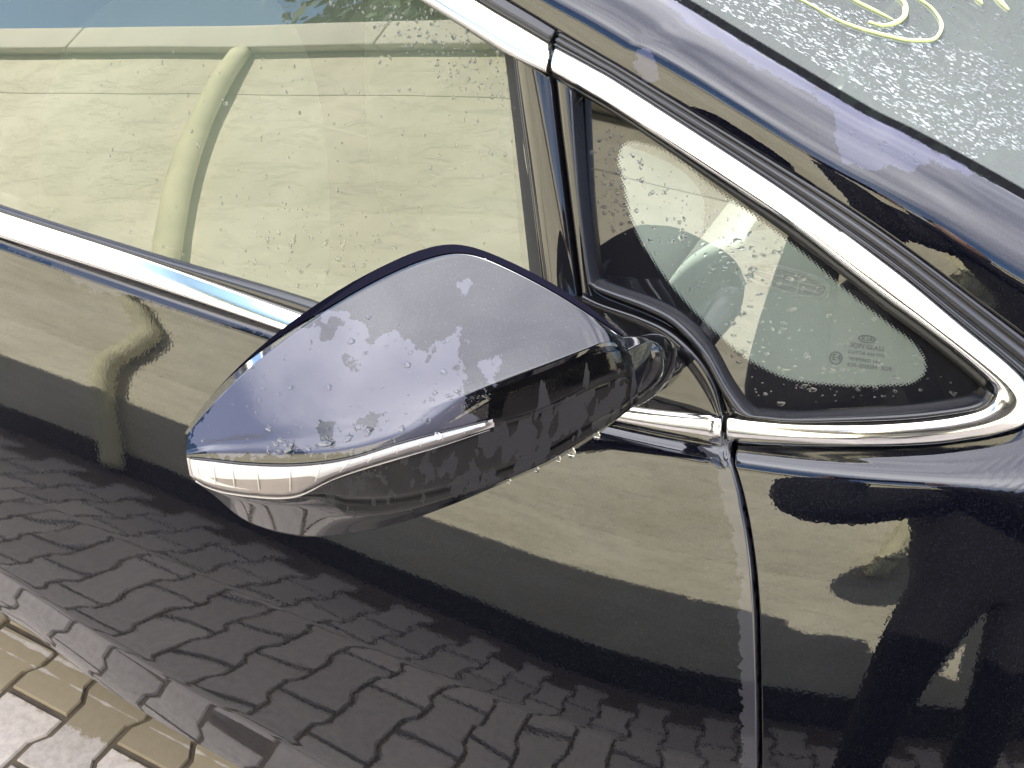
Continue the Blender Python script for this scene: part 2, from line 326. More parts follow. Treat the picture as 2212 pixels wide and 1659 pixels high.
# pavers: bone-shaped interlocking blocks, columns 112 mm apart, every other one shifted half a length
def paver_mat():
    mt, t, out = newmat('concrete_paver'); b = N(t, 'ShaderNodeBsdfPrincipled', Roughness=0.85)
    g = N(t, 'ShaderNodeNewGeometry'); sp = N(t, 'ShaderNodeSeparateXYZ'); t.links.new(g.outputs['Position'], sp.inputs[0])
    oi = N(t, 'ShaderNodeObjectInfo')
    n1 = N(t, 'ShaderNodeTexNoise', Scale=60.0, Detail=8.0, Roughness=0.7); t.links.new(g.outputs['Position'], n1.inputs['Vector'])
    c = N(t, 'ShaderNodeValToRGB'); c.color_ramp.elements[0].position = .25; c.color_ramp.elements[0].color = (.20, .18, .172, 1)
    c.color_ramp.elements[1].position = .6; c.color_ramp.elements[1].color = (.32, .29, .277, 1); t.links.new(n1.outputs['Fac'], c.inputs[0])
    # brown silt washed off the car: ragged band beside the sill, with dry pale lines in it
    n2 = N(t, 'ShaderNodeTexNoise', Scale=30.0, Detail=9.0, Roughness=0.75); t.links.new(g.outputs['Position'], n2.inputs['Vector'])
    def band(centre, half, amp, soft=0.002, noise=n2):
        a = N(t, 'ShaderNodeMath', _operation='SUBTRACT'); a.inputs[1].default_value = centre; t.links.new(sp.outputs['Y'], a.inputs[0])
        ab = N(t, 'ShaderNodeMath', _operation='ABSOLUTE'); t.links.new(a.outputs[0], ab.inputs[0])
        nn = N(t, 'ShaderNodeMath', _operation='MULTIPLY_ADD'); nn.inputs[1].default_value = amp; t.links.new(noise.outputs['Fac'], nn.inputs[0]); t.links.new(ab.outputs[0], nn.inputs[2])
        r = N(t, 'ShaderNodeMapRange'); r.inputs['From Min'].default_value = half + amp * .5 - soft; r.inputs['From Max'].default_value = half + amp * .5 + soft
        r.inputs['To Min'].default_value = 1; r.inputs['To Max'].default_value = 0; t.links.new(nn.outputs[0], r.inputs['Value']); return r
    n4 = N(t, 'ShaderNodeTexNoise', Scale=22.0, Detail=3.0); t.links.new(g.outputs['Position'], n4.inputs['Vector'])
    brown = band(0.36, 0.325, 0.06, noise=n2); s1 = band(0.124, 0.0035, 0.012, .0010, n4); s2 = band(0.094, 0.001, 0.016, .0010, n4)
    mb = N(t, 'ShaderNodeMix', _data_type='RGBA'); mb.inputs[7].default_value = (.150, .122, .074, 1); t.links.new(c.outputs[0], mb.inputs[6])
    mxs = N(t, 'ShaderNodeMath', _operation='MAXIMUM'); t.links.new(s1.outputs[0], mxs.inputs[0]); t.links.new(s2.outputs[0], mxs.inputs[1])
    sb = N(t, 'ShaderNodeMath', _operation='SUBTRACT', _use_clamp=True); t.links.new(brown.outputs[0], sb.inputs[0]); t.links.new(mxs.outputs[0], sb.inputs[1])
    mk = N(t, 'ShaderNodeMath', _operation='MULTIPLY'); mk.inputs[1].default_value = .85; t.links.new(sb.outputs[0], mk.inputs[0]); t.links.new(mk.outputs[0], mb.inputs['Factor'])
    hs = N(t, 'ShaderNodeHueSaturation'); vv = N(t, 'ShaderNodeMapRange'); vv.inputs['To Min'].default_value = .86; vv.inputs['To Max'].default_value = 1.12
    t.links.new(oi.outputs['Random'], vv.inputs['Value']); t.links.new(vv.outputs[0], hs.inputs['Value']); t.links.new(mb.outputs[2], hs.inputs['Color']); t.links.new(hs.outputs[0], b.inputs['Base Color'])
    bp = N(t, 'ShaderNodeBump', Strength=.35, Distance=.002); t.links.new(n1.outputs['Fac'], bp.inputs['Height']); t.links.new(bp.outputs[0], b.inputs['Normal'])
    t.links.new(b.outputs[0], out.inputs[0]); return mt
PM = paver_mat()
def paver_outline(ins):
    Lh, we, wn = 0.097 - ins, 0.0640 - ins, 0.0485 - ins
    h = [(we, Lh), (we, 0.060), (wn, 0.036), (wn, -0.036), (we, -0.060), (we, -Lh)]
    return h + [(-x, y) for x, y in reversed(h)]
def paver_geo():
    o0, o1 = paver_outline(0.0050), paver_outline(0.0072); V = []; F = []; n = len(o0)
    for x, y in o0: V.append((x, y, -0.03))
    for x, y in o0: V.append((x, y, -0.004))
    for x, y in o1: V.append((x, y, 0.0))
    for l in range(2):
        for i in range(n): j = (i + 1) % n; F.append((l * n + j, l * n + i, (l + 1) * n + i, (l + 1) * n + j))
    F.append(tuple(range(3 * n - 1, 2 * n - 1, -1)))
    return V, F
PV, PF = paver_geo(); pav_me = mesh('paver', PV, PF); pav_me.materials.append(PM)
pavement = empty('pavement', (0, 0, 0)); prop(pavement, kind='structure')
cells = []
for i in range(-40, 32):
    for j in range(-10, 14):
        x = i * 0.112 - 0.074 + 0.031; y = 0.0425 + 0.097 + (j + (0.5 if i % 2 else 0.0)) * 0.194
        if y > WY + 0.13 and y < 2.3: cells.append((x, y))
cells.sort(key=lambda c: (c[0] + 0.9)**2 * 0.7 + (c[1] + 0.35)**2 * 1.4)
for x, y in cells[:300]:
    o = bpy.data.objects.new('paver', pav_me); C.objects.link(o); o.parent = pavement
    o.location = (x, y, random.uniform(-0.0015, 0.0015)); o.rotation_euler = (random.uniform(-.006, .006), random.uniform(-.006, .006), 0)
V = []; F = []
for x, y in cells[300:]:
    b = len(V); dz = random.uniform(-.0015, .0015); V += [(vx + x, vy + y, vz + dz) for vx, vy, vz in PV]; F += [tuple(i + b for i in f) for f in PF]
o = link('outer_pavers', mesh('outer_pavers', V, F), PM, pavement, False); o['kind'] = 'stuff'

# ================================================================ THE CAR: surfaces
def sm(a, b, x): t = np.clip((x - a) / (b - a), 0, 1); return t * t * (3 - 2 * t)
def plan(x): return 0.35 * np.maximum(0, x + 0.30)**2 + 0.02 * np.maximum(0, -x - 1.2)**2
def glassY(x, z):
    a = 0.425 + (np.clip(-x, 0.30, 1.3) - 0.6) * 0.22
    return plan(x) + 0.012 + (z - 0.97) * (a - 0.10) + 0.05 * (z * z - 0.97**2)
def s_belt_pts():
    pts = [(-900, 200), (-400, 371), (0, 510), (300, 604), (620, 712), (900, 805), (1160, 880), (1320, 918), (1440, 942), (1562, 962)]
    return pts
TILT_S = [0, .004, .008, .014, .03, .05, .065, .08, .10, .12, .14, .16, .18, .21, .24, .26, .285, .315, .34, .365, .380, .386, .392, .40, .43, .47, .50, .56, .66]
TILT_T = [68, 52, 38, 29.5, 27.4, 25, 23, 21.2, 19, 17, 15.4, 14.4, 13.6, 13.0, 12.3, 11.7, 10.6, 9.3, 8.6, 7.4, 6.6, 3, -6, -8, -7, -8.5, -12, -22, -30]
_s = np.linspace(0, .9, 901); _t = np.tan(np.radians(np.interp(_s, TILT_S, TILT_T))); _B = np.r_[0, -np.cumsum((_t[1:] + _t[:-1]) / 2 * (_s[1] - _s[0]))]
def bodyB(s): return np.interp(s, _s, _B) + 0.012 + np.maximum(-s, 0) * 1.4
_zb = None
def zbelt(x): return np.interp(x, _zb[0], _zb[1])
def zskin(x):                                   # shoulder line of the panel itself: runs straight on where the chrome turns up
    xx = np.minimum(x, -0.20); t_ = np.maximum(x + 0.20, 0); return np.polyval(_zf, xx) + t_ * np.polyval(np.polyder(_zf), -0.20) + 0.30 * t_**2
_ca = np.array([at_y(px, py, -0.085) for px, py in ((-500, 935), (0, 1200), (400, 1440), (780, 1659), (1300, 1950), (1900, 2200))])
def crs(x): return zbelt(x) - np.interp(x, _ca[:, 0], _ca[:, 2])
_ba = np.array([at_y(px, py, -0.07) for px, py in ((-500, 1110), (0, 1350), (300, 1503), (600, 1659), (1300, 2050))])
def zbot(x): return np.interp(x, _ba[:, 0], _ba[:, 2])
def bodyY(x, z):
    s = zskin(x) - z; c = crs(x)
    sn = np.where(s < 0.26, s, 0.26 + (s - 0.26) * (0.127) / (c - 0.26))
    wv = sm(.2, .3, s) * 0.00036 * np.sin(x * 17 + 3 * z) * np.sin(z * 26 + x * 5 + 1.0) + sm(.03, .1, s) * .0006 * np.sin(x * 9 + 2) * np.sin(z * 11)
    return plan(x) + bodyB(sn) + wv
_bp = np.array([at_y(px, py, 0.012) for px, py in resample(s_belt_pts(), 60)])
_fp = []
for px, py in resample([(1562, 962), (1585, 964), (1750, 975), (1950, 970), (2080, 956), (2170, 930), (2260, 885), (2400, 790)], 60):
    p = at_y(px, py, 0.02)
    for _ in range(8): p = at_y(px, py, plan(p[0]) + 0.012)
    _fp.append(p)
_fp = np.array(_fp); allp = np.vstack([_bp, _fp[1:]]); allp = allp[np.argsort(allp[:, 0])]
_zb = (allp[:, 0], allp[:, 2])
_zx = np.linspace(-1.3, -0.17, 60); _zf = np.polyfit(_zx, zbelt(_zx), 3); _zf[-1] += 0.0012

car = empty('parked_car', (0, 0.8, 0))
prop(car, 'wet black car with chrome window trim and rain drops, its door mirror towards the camera', 'car')
def cp(o): o.parent = car; o.matrix_parent_inverse = Matrix.Translation(-car.location); return o
def sub(o, p): o.parent = p; o.matrix_parent_inverse = p.matrix_world.inverted() if False else Matrix.Identity(4); return o
CH = []                                        # parts: built at world coordinates, then parented to the car root

# shut line between door and wing, traced on the body surface
_sl = np.array([onto(px, py, bodyY) for px, py in resample([(1562, 962), (1577, 990), (1594, 1040), (1610, 1110), (1624, 1200), (1633, 1300), (1637, 1420), (1639, 1540), (1640, 1659)], 50)])
_sl = np.vstack([_sl, [[_sl[-1, 0] + 0.01 * k, 0, _sl[-1, 2] - .12 * k] for k in (1, 2, 3, 4)]])
def shutx(z): return np.interp(-z, -_sl[:, 2], _sl[:, 0])

def body_panel(name, x0, x1, top, bottom, nx=150, nz=300, gapL=None, gapR=None):
    v = np.r_[np.linspace(0, 0.08, 50), np.linspace(0.083, 1, nz - 50)][:, None]; u = np.linspace(0, 1, nx)
    if gapR is not None: u = np.sort(np.r_[u, 1 - np.array([.0002, .0005, .001, .002, .0035])])   # fine columns at the folded edge keep its shading narrow
    if gapL is not None: u = np.sort(np.r_[u, [.0003, .0008, .0015, .003, .005]])
    u = u[None, :]
    x = x0 + (x1 - x0) * u + 0 * v
    for _ in range(3):
        z = top(x) + (bottom(x) - top(x)) * v
        a = x0 if gapL is None else gapL(z); b = x1 if gapR is None else gapR(z); x = a + (b - a) * u
    z = top(x) + (bottom(x) - top(x)) * v
    P = np.stack([x, bodyY(x, z), z], -1)
    def fl(p, sgn): return np.stack([p + np.array(d) for d in ((sgn * .0009, .0005, 0), (sgn * .0015, .0016, 0), (sgn * .0016, .02, 0))], 1)
    if gapR is not None: P = np.concatenate([P, fl(P[:, -1], 1)], 1)
    if gapL is not None: P = np.concatenate([fl(P[:, 0], -1)[:, ::-1], P], 1)
    return P
GAP = 0.0033
Pd = body_panel('door', -1.62, 0, zbelt, zbot, 190, 300, gapR=lambda z: shutx(z) - GAP)
door = grid('front_door', Pd, M['paint'], None, flip=True)
Pf = body_panel('wing', 0, 0.95, zbelt, lambda x: 0.22 + 0 * x, 150, 260, gapL=lambda z: shutx(z) + GAP)
wing = grid('front_wing', Pf, M['paint'], None, flip=True)
def film_field(P, polys, scale=1.0):
    X, Y = pix(P.reshape(-1, 3)); d = np.full(X.shape, -400.0)
    for p in polys: d = np.maximum(d, sdist(p, X, Y))
    return d * scale
DOOR_FILM = [[(-200, 380), (0, 510), (200, 570), (340, 620), (620, 715), (620, 740), (540, 712), (430, 690), (330, 655), (240, 635), (200, 630), (100, 565), (0, 530), (-200, 480)],
             [(1500, 960), (1570, 965), (1600, 1040), (1630, 1210), (1640, 1440), (1640, 1720), (1600, 1720), (1603, 1500), (1596, 1330), (1600, 1250), (1590, 1190), (1560, 1080), (1545, 1000)]]
attr(door, 'film', film_field(Pd, DOOR_FILM)); attr(wing, 'film', np.full(Pf.shape[0] * Pf.shape[1], -400.0))
# jambs behind the gaps
fill = ribbon('door_jamb', [(shutx(z) - .03, bodyY(shutx(z), z) + 0.022, z) for z in np.linspace(.98, .3, 30)],
              [(shutx(z) + .03, bodyY(shutx(z), z) + 0.022, z) for z in np.linspace(.98, .3, 30)], [(0, 0), (1, 0)], M['under'])
CH += [door, wing, fill]
# sill under the door
sill = grid('sill', np.array([[(x, bodyY(x, zbot(x)) + a, zbot(x) - b) for a, b in ((0.003, -.002), (0.006, .004), (.02, .02), (.05, .05), (.12, .06))] for x in np.linspace(-1.62, .1, 20)]), M['rubber_matte'], None)
CH.append(sill)

# ---------------------------------------------------------------- greenhouse
def tr(pts, surf, n=60, off=0.0, smooth=True): return np.array([onto(a, b, surf, off) for a, b in resample(pts, n, smooth)])
BELT_T = [(-900, 150), (-400, 322), (0, 459), (300, 556), (655, 682), (900, 762), (1160, 838), (1390, 884), (1558, 901)]
BELT_B = [(-900, 197), (-400, 368), (0, 506), (300, 601), (620, 706), (870, 792), (1140, 874), (1330, 918), (1556, 962)]
CHP = [(0, -.006), (0, .0005), (.05, .0014), (.16, .0034), (.30, .0060), (.45, .0086), (.58, .0104), (.68, .0113), (.77, .0112), (.86, .0098), (.94, .0068), (.99, .0025), (1, -.006)]
mid = lambda x, z: plan(x) + 0.012
tb = ribbon('belt_moulding', tr(BELT_T, mid, 90, -.001), tr(BELT_B, mid, 90, -.001), CHP, M['chrome'], prof2=[(0, -.010), (0, .000), (.04, .0016), (.12, .0028), (.28, .0040), (.46, .0046), (.56, .0044), (.66, .0036), (.80, .0022), (.90, .0010), (.95, .0004), (.985, -.0006), (1, -.008)], blend=sm(.70, .86, np.linspace(0, 1, 90))); CH.append(tb)
BS_T = [(-900, 128), (-400, 304), (0, 444), (300, 540), (690, 660), (900, 735), (1160, 812)]; BS_B = [(-900, 150), (-400, 322), (0, 460), (300, 557), (655, 683), (900, 763), (1160, 839)]
CH.append(ribbon('belt_seal', tr(BS_T, mid, 90, .004), tr(BS_B, mid, 90, .002), [(0, -.004), (.1, .001), (.35, .0034), (.6, .004), (.85, .002), (1, -.004)], M['rubber']))
# quarter-window surround: bottom run, tight front corner, long rise up the pillar
Q_IN = [(1572, 902), (1650, 908), (1733, 912), (1850, 912), (1941, 908), (2020, 901), (2070, 893), (2118, 880), (2140, 865), (2147, 848), (2138, 825), (2089, 779), (2000, 708), (1911, 643), (1822, 574), (1763, 527), (1706, 484), (1556, 385), (1346, 246), (1270, 200), (1197, 158)]
Q_OUT = [(1572, 957), (1650, 962), (1740, 965), (1852, 965), (1945, 964), (2030, 959), (2095, 950), (2150, 940), (2215, 918), (2245, 880), (2225, 835), (2178, 785), (2070, 695), (1995, 632), (1941, 589), (1834, 508), (1806, 490), (1656, 385), (1356, 190), (1280, 145), (1197, 100)]
def pair(A, B, surf, n, off=0.0):
    A = np.array(A, float); B = np.array(B, float)
    k = np.linspace(0, len(A) - 1, n)
    # smooth both with a shared parameter
    def ev(P):
        out = []
        for t in k:
            i = min(int(t), len(P) - 2); f = t - i
            a = P[max(i - 1, 0)]; b = P[i]; c = P[i + 1]; d = P[min(i + 2, len(P) - 1)]
            out.append(0.5 * ((2 * b) + (-a + c) * f + (2 * a - 5 * b + 4 * c - d) * f * f + (-a + 3 * b - 3 * c + d) * f**3))
        return np.array(out)
    return np.array([onto(*p, surf, off) for p in ev(A)]), np.array([onto(*p, surf, off) for p in ev(B)])
chf = lambda x, z: plan(x) * 1.0 + 0.010 + np.maximum(z - 1.0, 0) * 0.40
a, b = pair(Q_IN, Q_OUT, chf, 220)
QP = [(0, -.010), (0, .000), (.04, .0016), (.12, .0028), (.28, .0040), (.46, .0046), (.56, .0044), (.66, .0036), (.80, .0022), (.92, .0008), (.985, -.0006), (1, -.008)]
QU = [(0, -.010), (0, .0012), (.04, .0036), (.10, .0050), (.22, .0058), (.36, .0054), (.52, .0042), (.68, .0026), (.82, .0010), (.92, -.0006), (.985, -.0022), (1, -.009)]
CH.append(ribbon('quarter_moulding', a, b, QP, M['chrome'], prof2=QU, blend=sm(.42, .62, np.linspace(0, 1, 220))))
D_IN = [(-900, -560), (-500, -520), (100, -395), (400, -290), (640, -185), (700, -142), (800, -72), (910, 0), (1010, 62), (1106, 122), (1184, 160)]
D_OUT = [(-900, -620), (-500, -580), (130, -450), (470, -335), (740, -208), (820, -145), (920, -70), (1020, -6), (1070, 25), (1120, 54), (1184, 92)]
a, b = pair(D_IN, D_OUT, chf, 110); CH.append(ribbon('roof_moulding', a, b, QU, M['chrome']))
# ribbed black seal between the chrome and the pillar
S_IN = [(1197, 99), (1280, 144), (1356, 189), (1656, 384), (1806, 489), (1941, 588), (2070, 694), (2178, 784), (2230, 832), (2330, 930)]
S_OUT = [(1210, 68), (1300, 120), (1376, 165), (1680, 352), (1836, 450), (1972, 545), (2105, 645), (2230, 740), (2300, 795), (2420, 900)]
a, b = pair(S_IN, S_OUT, chf, 90, 0.004)
CH.append(ribbon('pillar_seal', a, b, [(0, -.004), (.05, .001), (.16, .0015), (.22, -.001), (.30, -.001), (.36, .0022), (.52, .0026), (.6, -.0005), (.68, -.0005), (.76, .0015), (.93, .001), (1, -.004)], M['rubber']))
S2_IN = [(-900, -621), (-500, -581), (130, -451), (470, -336), (740, -209), (820, -146), (920, -71), (1020, -7), (1070, 24), (1120, 53), (1184, 91)]
S2_OUT = [(-900, -660), (-500, -620), (150, -490), (500, -372), (780, -230), (866, -166), (960, -85), (1060, -22), (1105, 6), (1145, 30), (1200, 64)]
a, b = pair(S2_IN, S2_OUT, chf, 100, 0.004); rail_lo = b[:64]
CH.append(ribbon('roof_seal', a, b, [(0, -.004), (.05, .001), (.22, -.001), (.30, -.001), (.36, .0022), (.52, .0026), (.6, -.0005), (.93, .001), (1, -.004)], M['rubber']))
rail_up = np.array([(p[0] - .02, .285, 1.445 if p[0] < -.9 else 1.445 - .5 * (p[0] + .9)**1.6) for p in rail_lo])
rail_up[:, 1] = np.maximum(rail_lo[:, 1] + .05, rail_up[:, 1] - .4 * np.maximum(0, rail_lo[:, 0] + .8)); rail_up[:, 2] = np.maximum(rail_up[:, 2], rail_lo[:, 2] + .03)
CH.append(grid('roof_rail', np.array([[rail_lo[i] + (rail_up[i] - rail_lo[i]) * u + np.array([0, -.02, .02]) * math.sin(math.pi * u) for u in np.linspace(0, 1, 16)] for i in range(len(rail_lo))]), M['paint'], None))
# A-pillar: convex painted band between seal and windscreen
P_LO = [(700, -260), (960, -88), (1105, 5), (1206, 66), (1300, 120), (1376, 165), (1680, 352), (1836, 450), (1972, 545), (2105, 645), (2230, 740), (2420, 900)]
P_UP = [(1020, -250), (1200, -148), (1330, -72), (1426, 0 - 18), (1500, 25), (1606, 89), (1852, 236), (1960, 290), (2100, 365), (2212, 428), (2320, 485), (2480, 575)]
lo_, _ = pair(P_LO, P_LO, chf, 120, 0.003)
pilS = lambda x, z: chf(x, z) + 0.036
up_, _ = pair(P_UP, P_UP, pilS, 120)
def pillar_rows(A, B, n=60):
    rows = []
    for i in range(len(A)):
        W = B[i] - A[i]; T = (A[min(i + 1, len(A) - 1)] - A[max(i - 1, 0)]); nn = np.cross(T, W); nn /= np.linalg.norm(nn)
        if nn[1] > 0: nn = -nn
        L = np.linalg.norm(W); tau = math.degrees(math.atan2(nn[2], -nn[1]))
        uu = np.linspace(0, 1, n); T_ = np.interp(uu, np.array([0, .08, .20, .30, .42, .6, .8, 1])**np.interp(i, [0, 45, 85, 119], [1.9, 1.45, 1.0, .9]), [17, 17, 22, 34, 48, 62, 74, 84]) - tau
        T_ = T_ - np.degrees(np.arctan(np.tan(np.radians(T_)).mean())); sl2 = np.tan(np.radians(T_)); hh_ = -np.r_[0, np.cumsum((sl2[1:] + sl2[:-1]) / 2)] / (n - 1); hh_ -= uu * hh_[-1]
        row = [A[i] - nn * 0.008] + [A[i] + W * u + nn * h * L for u, h in zip(uu, hh_)]
        row.append(B[i] - nn * 0.01)
        rows.append(row)
    return np.array(rows)
Pp = pillar_rows(lo_, up_); pil = grid('windscreen_pillar', Pp, M['paint_pillar'], None)
PIL_FILM = [[(1440, -30), (1500, 25), (1606, 90), (1852, 236), (2100, 365), (2100, 380), (2000, 345), (1940, 330), (1850, 260), (1790, 232), (1750, 195), (1700, 180), (1640, 145), (1560, 95), (1500, 60), (1440, 15)],
            [(1800, 245), (1835, 240), (1900, 285), (1990, 335), (2050, 350), (1980, 355), (1978, 370), (1925, 360), (1880, 372), (1820, 345), (1805, 300)],
            [(1375, 100), (1400, 105), (1415, 130), (1425, 175), (1400, 180), (1375, 165)]]
attr(pil, 'film', film_field(Pp, PIL_FILM)); CH.append(pil)
# windscreen: sheet running across the car from the pillar edge, frit and dotted edge along it
SW = 70; rows = []; clear = []; uvd = []
ups = resample(up_, 120)
for i, e in enumerate(ups):
    row = []
    for j in range(SW):
        v = (j / (SW - 1))**2.2; yy = v * 1.30
        row.append((e[0] + 0.05 * math.sin(math.pi * v), e[1] - 0.002 + yy, e[2] + 0.004 * math.sin(math.pi * v) - 0.004))
    rows.append(row)
Pw = np.array(rows); scr = grid('windscreen', Pw, M['glass_screen'], None)
dist = np.linalg.norm(Pw - Pw[:, :1], axis=2) * 1000
attr(scr, 'clear', dist - 22.0)
def dotuv(o, U, V):
    a_ = o.data.attributes.new('dotuv', 'FLOAT_VECTOR', 'POINT'); k_ = np.zeros((len(o.data.vertices), 3)); k_[:, 0] = U; k_[:, 1] = V; a_.data.foreach_set('vector', k_.ravel())
sl_ = np.r_[0, np.cumsum(np.linalg.norm(np.diff(ups, axis=0), axis=1))] * 1000
U_ = np.repeat(sl_[:, None], SW, 1).ravel() / 1.5; V_ = dist.ravel() / 1.5
dotuv(scr, (U_ + V_) * .7071, (U_ - V_) * .7071); CH.append(scr)

# door window glass and quarter glass
doorwin = [(-900, 140), (-400, 316), (0, 452), (300, 548), (690, 672), (900, 745), (1166, 820), (1163, 580), (1140, 370), (1104, 128), (1010, 66), (910, 2), (800, -70), (700, -140), (500, -260), (100, -420), (-500, -560), (-900, -600)]
gin = lambda x, z: glassY(x, z) + 0.006
dg = fillsurf('door_window', resample(doorwin + [doorwin[0]], 150, False)[:-1], gin, M['glass_door'], None, step=34); CH.append(dg)
qg_poly = resample([(1248, 205), (1346, 252), (1556, 397), (1706, 505), (1822, 590), (1911, 662), (2000, 728), (2089, 800), (2128, 840), (2125, 862), (2080, 880), (1941, 890), (1733, 900), (1630, 893), (1585, 868), (1545, 790), (1490, 710), (1400, 655), (1310, 620), (1285, 595), (1262, 420), (1248, 205)], 160, True)[:-1]
qin = lambda x, z: chf(x, z) + 0.010 + (z - 1.0) * 0.03
qg = fillsurf('quarter_window', qg_poly, qin, M['glass_quarter'], None, step=9)
clearzone = resample([(1345, 310), (1362, 303), (1395, 308), (1560, 415), (1700, 515), (1860, 650), (1925, 700), (1980, 745), (2000, 775), (2002, 805), (1975, 828), (1920, 835), (1800, 834), (1700, 820), (1610, 775), (1540, 715), (1480, 655), (1420, 580), (1368, 490), (1345, 400), (1335, 330), (1345, 310)], 120)[:-1]
Vq = np.array([v.co[:] for v in qg.data.vertices]); Xq, Yq = pix(Vq)
attr(qg, 'clear', sdist(clearzone, Xq, Yq) * 0.36 + 1.0)
dotuv(qg, (Vq[:, 0] + Vq[:, 2]) * 1000 / 1.9 * .7071, (Vq[:, 0] - Vq[:, 2]) * 1000 / 1.9 * .7071); CH.append(qg)
# rubber seal round the quarter glass (thick left and lower legs)
seal_o = [(1236, 190), (1252, 420), (1271, 590), (1280, 618), (1310, 636), (1400, 672), (1460, 706), (1520, 775), (1562, 850), (1592, 890), (1650, 903), (1740, 910), (1941, 905), (2070, 890), (2125, 876), (2146, 850)]
seal_i = [(1248, 205), (1263, 420), (1285, 588), (1296, 607), (1320, 617), (1410, 648), (1474, 684), (1535, 748), (1583, 830), (1625, 882), (1660, 890), (1740, 893), (1941, 883), (2060, 870), (2108, 858), (2122, 838)]
a, b = pair(seal_o, seal_i, chf, 150, 0.002)
CH.append(ribbon('window_seal', a, b, [(0, -.006), (.02, .003), (.12, .0065), (.3, .009), (.5, .0095), (.68, .008), (.85, .004), (.97, -.001), (1, -.010)], M['rubber']))
top_o = [(1197, 160), (1346, 248), (1556, 387), (1706, 486), (1822, 576), (1911, 645), (2000, 710), (2089, 781), (2134, 820)]
top_i = [(1240, 200), (1346, 262), (1556, 407), (1706, 514), (1822, 600), (1911, 672), (2000, 738), (2085, 808), (2122, 842)]
a, b = pair(top_o, top_i, chf, 90, 0.0035)
CH.append(ribbon('upper_seal', a, b, [(0, -.002), (.3, .0008), (.6, .0002), (.95, -.003), (1, -.009)], M['rubber_matte']))
# gloss black door-frame upright and the fixed one behind the shut line
a, b = pair([(1106, 118), (1122, 240), (1140, 370), (1166, 580), (1195, 800)], [(1190, 168), (1204, 290), (1216, 390), (1244, 610), (1262, 760)], chf, 60, 0.004)
CH.append(ribbon('door_frame_upright', a, b, [(0, -.012), (.0, -.002), (.03, .0002), (.05, -.0006), (.1, -.0006), (.13, .0006), (.5, .0016), (.95, .0008), (1, -.0005), (1, -.014)], M['gloss']))
a, b = pair([(1201, 170), (1214, 290), (1227, 390), (1254, 610), (1268, 740)], [(1238, 192), (1246, 300), (1255, 420), (1274, 595), (1292, 660)], chf, 60, 0.004)
CH.append(ribbon('fixed_upright', a, b, [(0, -.014), (0, -.001), (.06, .0006), (.5, .001), (1, .0004), (1, -.006)], M['gloss']))
# backing of the gaps
bk_poly = [(1085, 60), (1240, 150), (1400, 660), (1500, 740), (1575, 900), (1560, 985), (1300, 940), (1150, 860)]
CH.append(fillsurf('frame_backing', bk_poly, lambda x, z: chf(x, z) + .016, M['under'], None, step=40))
# black triangular sail panel that carries the mirror, with its raised curved rim
sail = [(1180, 640), (1262, 640), (1303, 655), (1387, 684), (1450, 716), (1512, 774), (1546, 829), (1559, 896), (1480, 893), (1375, 882), (1160, 836)]
CH.append(fillsurf('mirror_sail', resample(sail + [sail[0]], 90, False)[:-1], lambda x, z: chf(x, z) + .002, M['gloss'], None, step=14))
a, b = pair([(1262, 632), (1303, 652), (1387, 680), (1455, 712), (1518, 770), (1552, 829), (1565, 894)], [(1262, 660), (1300, 676), (1375, 706), (1430, 740), (1482, 795), (1520, 850), (1545, 895)], chf, 90, 0.001)
CH.append(ribbon('sail_rim', a, b, [(0, -.008), (.02, .001), (.1, .0035), (.3, .0052), (.5, .0045), (.75, .0022), (1, -.002)], M['gloss']))
a, b = pair([(1276, 612), (1310, 637), (1398, 673), (1458, 707), (1518, 776), (1560, 850), (1590, 892)], [(1262, 640), (1303, 657), (1387, 686), (1452, 717), (1514, 776), (1548, 829), (1562, 893)], chf, 90, 0.005)
CH.append(ribbon('frame_step', a, b, [(0, -.002), (.4, .0005), (.9, -.001), (1, -.008)], M['gloss']))
# ---------------------------------------------------------------- door mirror
def sm_(a, b, x): t = min(1, max(0, (x - a) / (b - a))); return t * t * (3 - 2 * t)
# feature lines of the housing (tip -> root): rear rim, start of the top face, upper face, crease, lamp top, lamp bottom, lower grooves, underside
ST = [
 [(399, 936), (404, 938), (405, 952), (404, 972), (403, 988), (410, 1025), (413, 1030), (416, 1035), (420, 1040)],
 [(440, 873), (449, 884), (452, 920), (454, 955), (459, 993), (462, 1055), (463, 1060), (464, 1064), (466, 1072)],
 [(520, 787), (532, 800), (534, 872), (534, 946), (535, 1002), (545, 1068), (545, 1080), (545, 1092), (530, 1130)],
 [(620, 704), (632, 720), (640, 828), (640, 940), (640, 1005), (640, 1072), (650, 1088), (665, 1100), (640, 1160)],
 [(720, 635), (732, 653), (745, 790), (750, 925), (750, 992), (710, 1030), (735, 1076), (735, 1113), (724, 1159)],
 [(820, 579), (832, 598), (850, 745), (855, 900), (855, 958), (850, 988), (840, 1079), (830, 1114), (849, 1136)],
 [(920, 536), (932, 556), (955, 700), (960, 870), (960, 930), (958, 957), (955, 1056), (950, 1084), (974, 1092)],
 [(1000, 527), (1010, 546), (1055, 690), (1070, 828), (1062, 906), (1066, 920), (1060, 1020), (1062, 1044), (1075, 1049)],
 [(1100, 565), (1096, 580), (1165, 690), (1185, 785), (1175, 870), (1178, 888), (1172, 975), (1175, 998), (1185, 1004)],
 [(1210, 623), (1203, 636), (1243, 694), (1270, 752), (1272, 815), (1278, 835), (1268, 915), (1270, 940), (1280, 948)],
 [(1300, 686), (1288, 690), (1303, 708), (1314, 734), (1335, 790), (1342, 812), (1338, 880), (1335, 898), (1334, 905)],
 [(1346, 725), (1345, 728), (1350, 738), (1357, 755), (1364, 790), (1370, 815), (1374, 850), (1372, 868), (1370, 878)],
]
ST = np.array(ST, float)
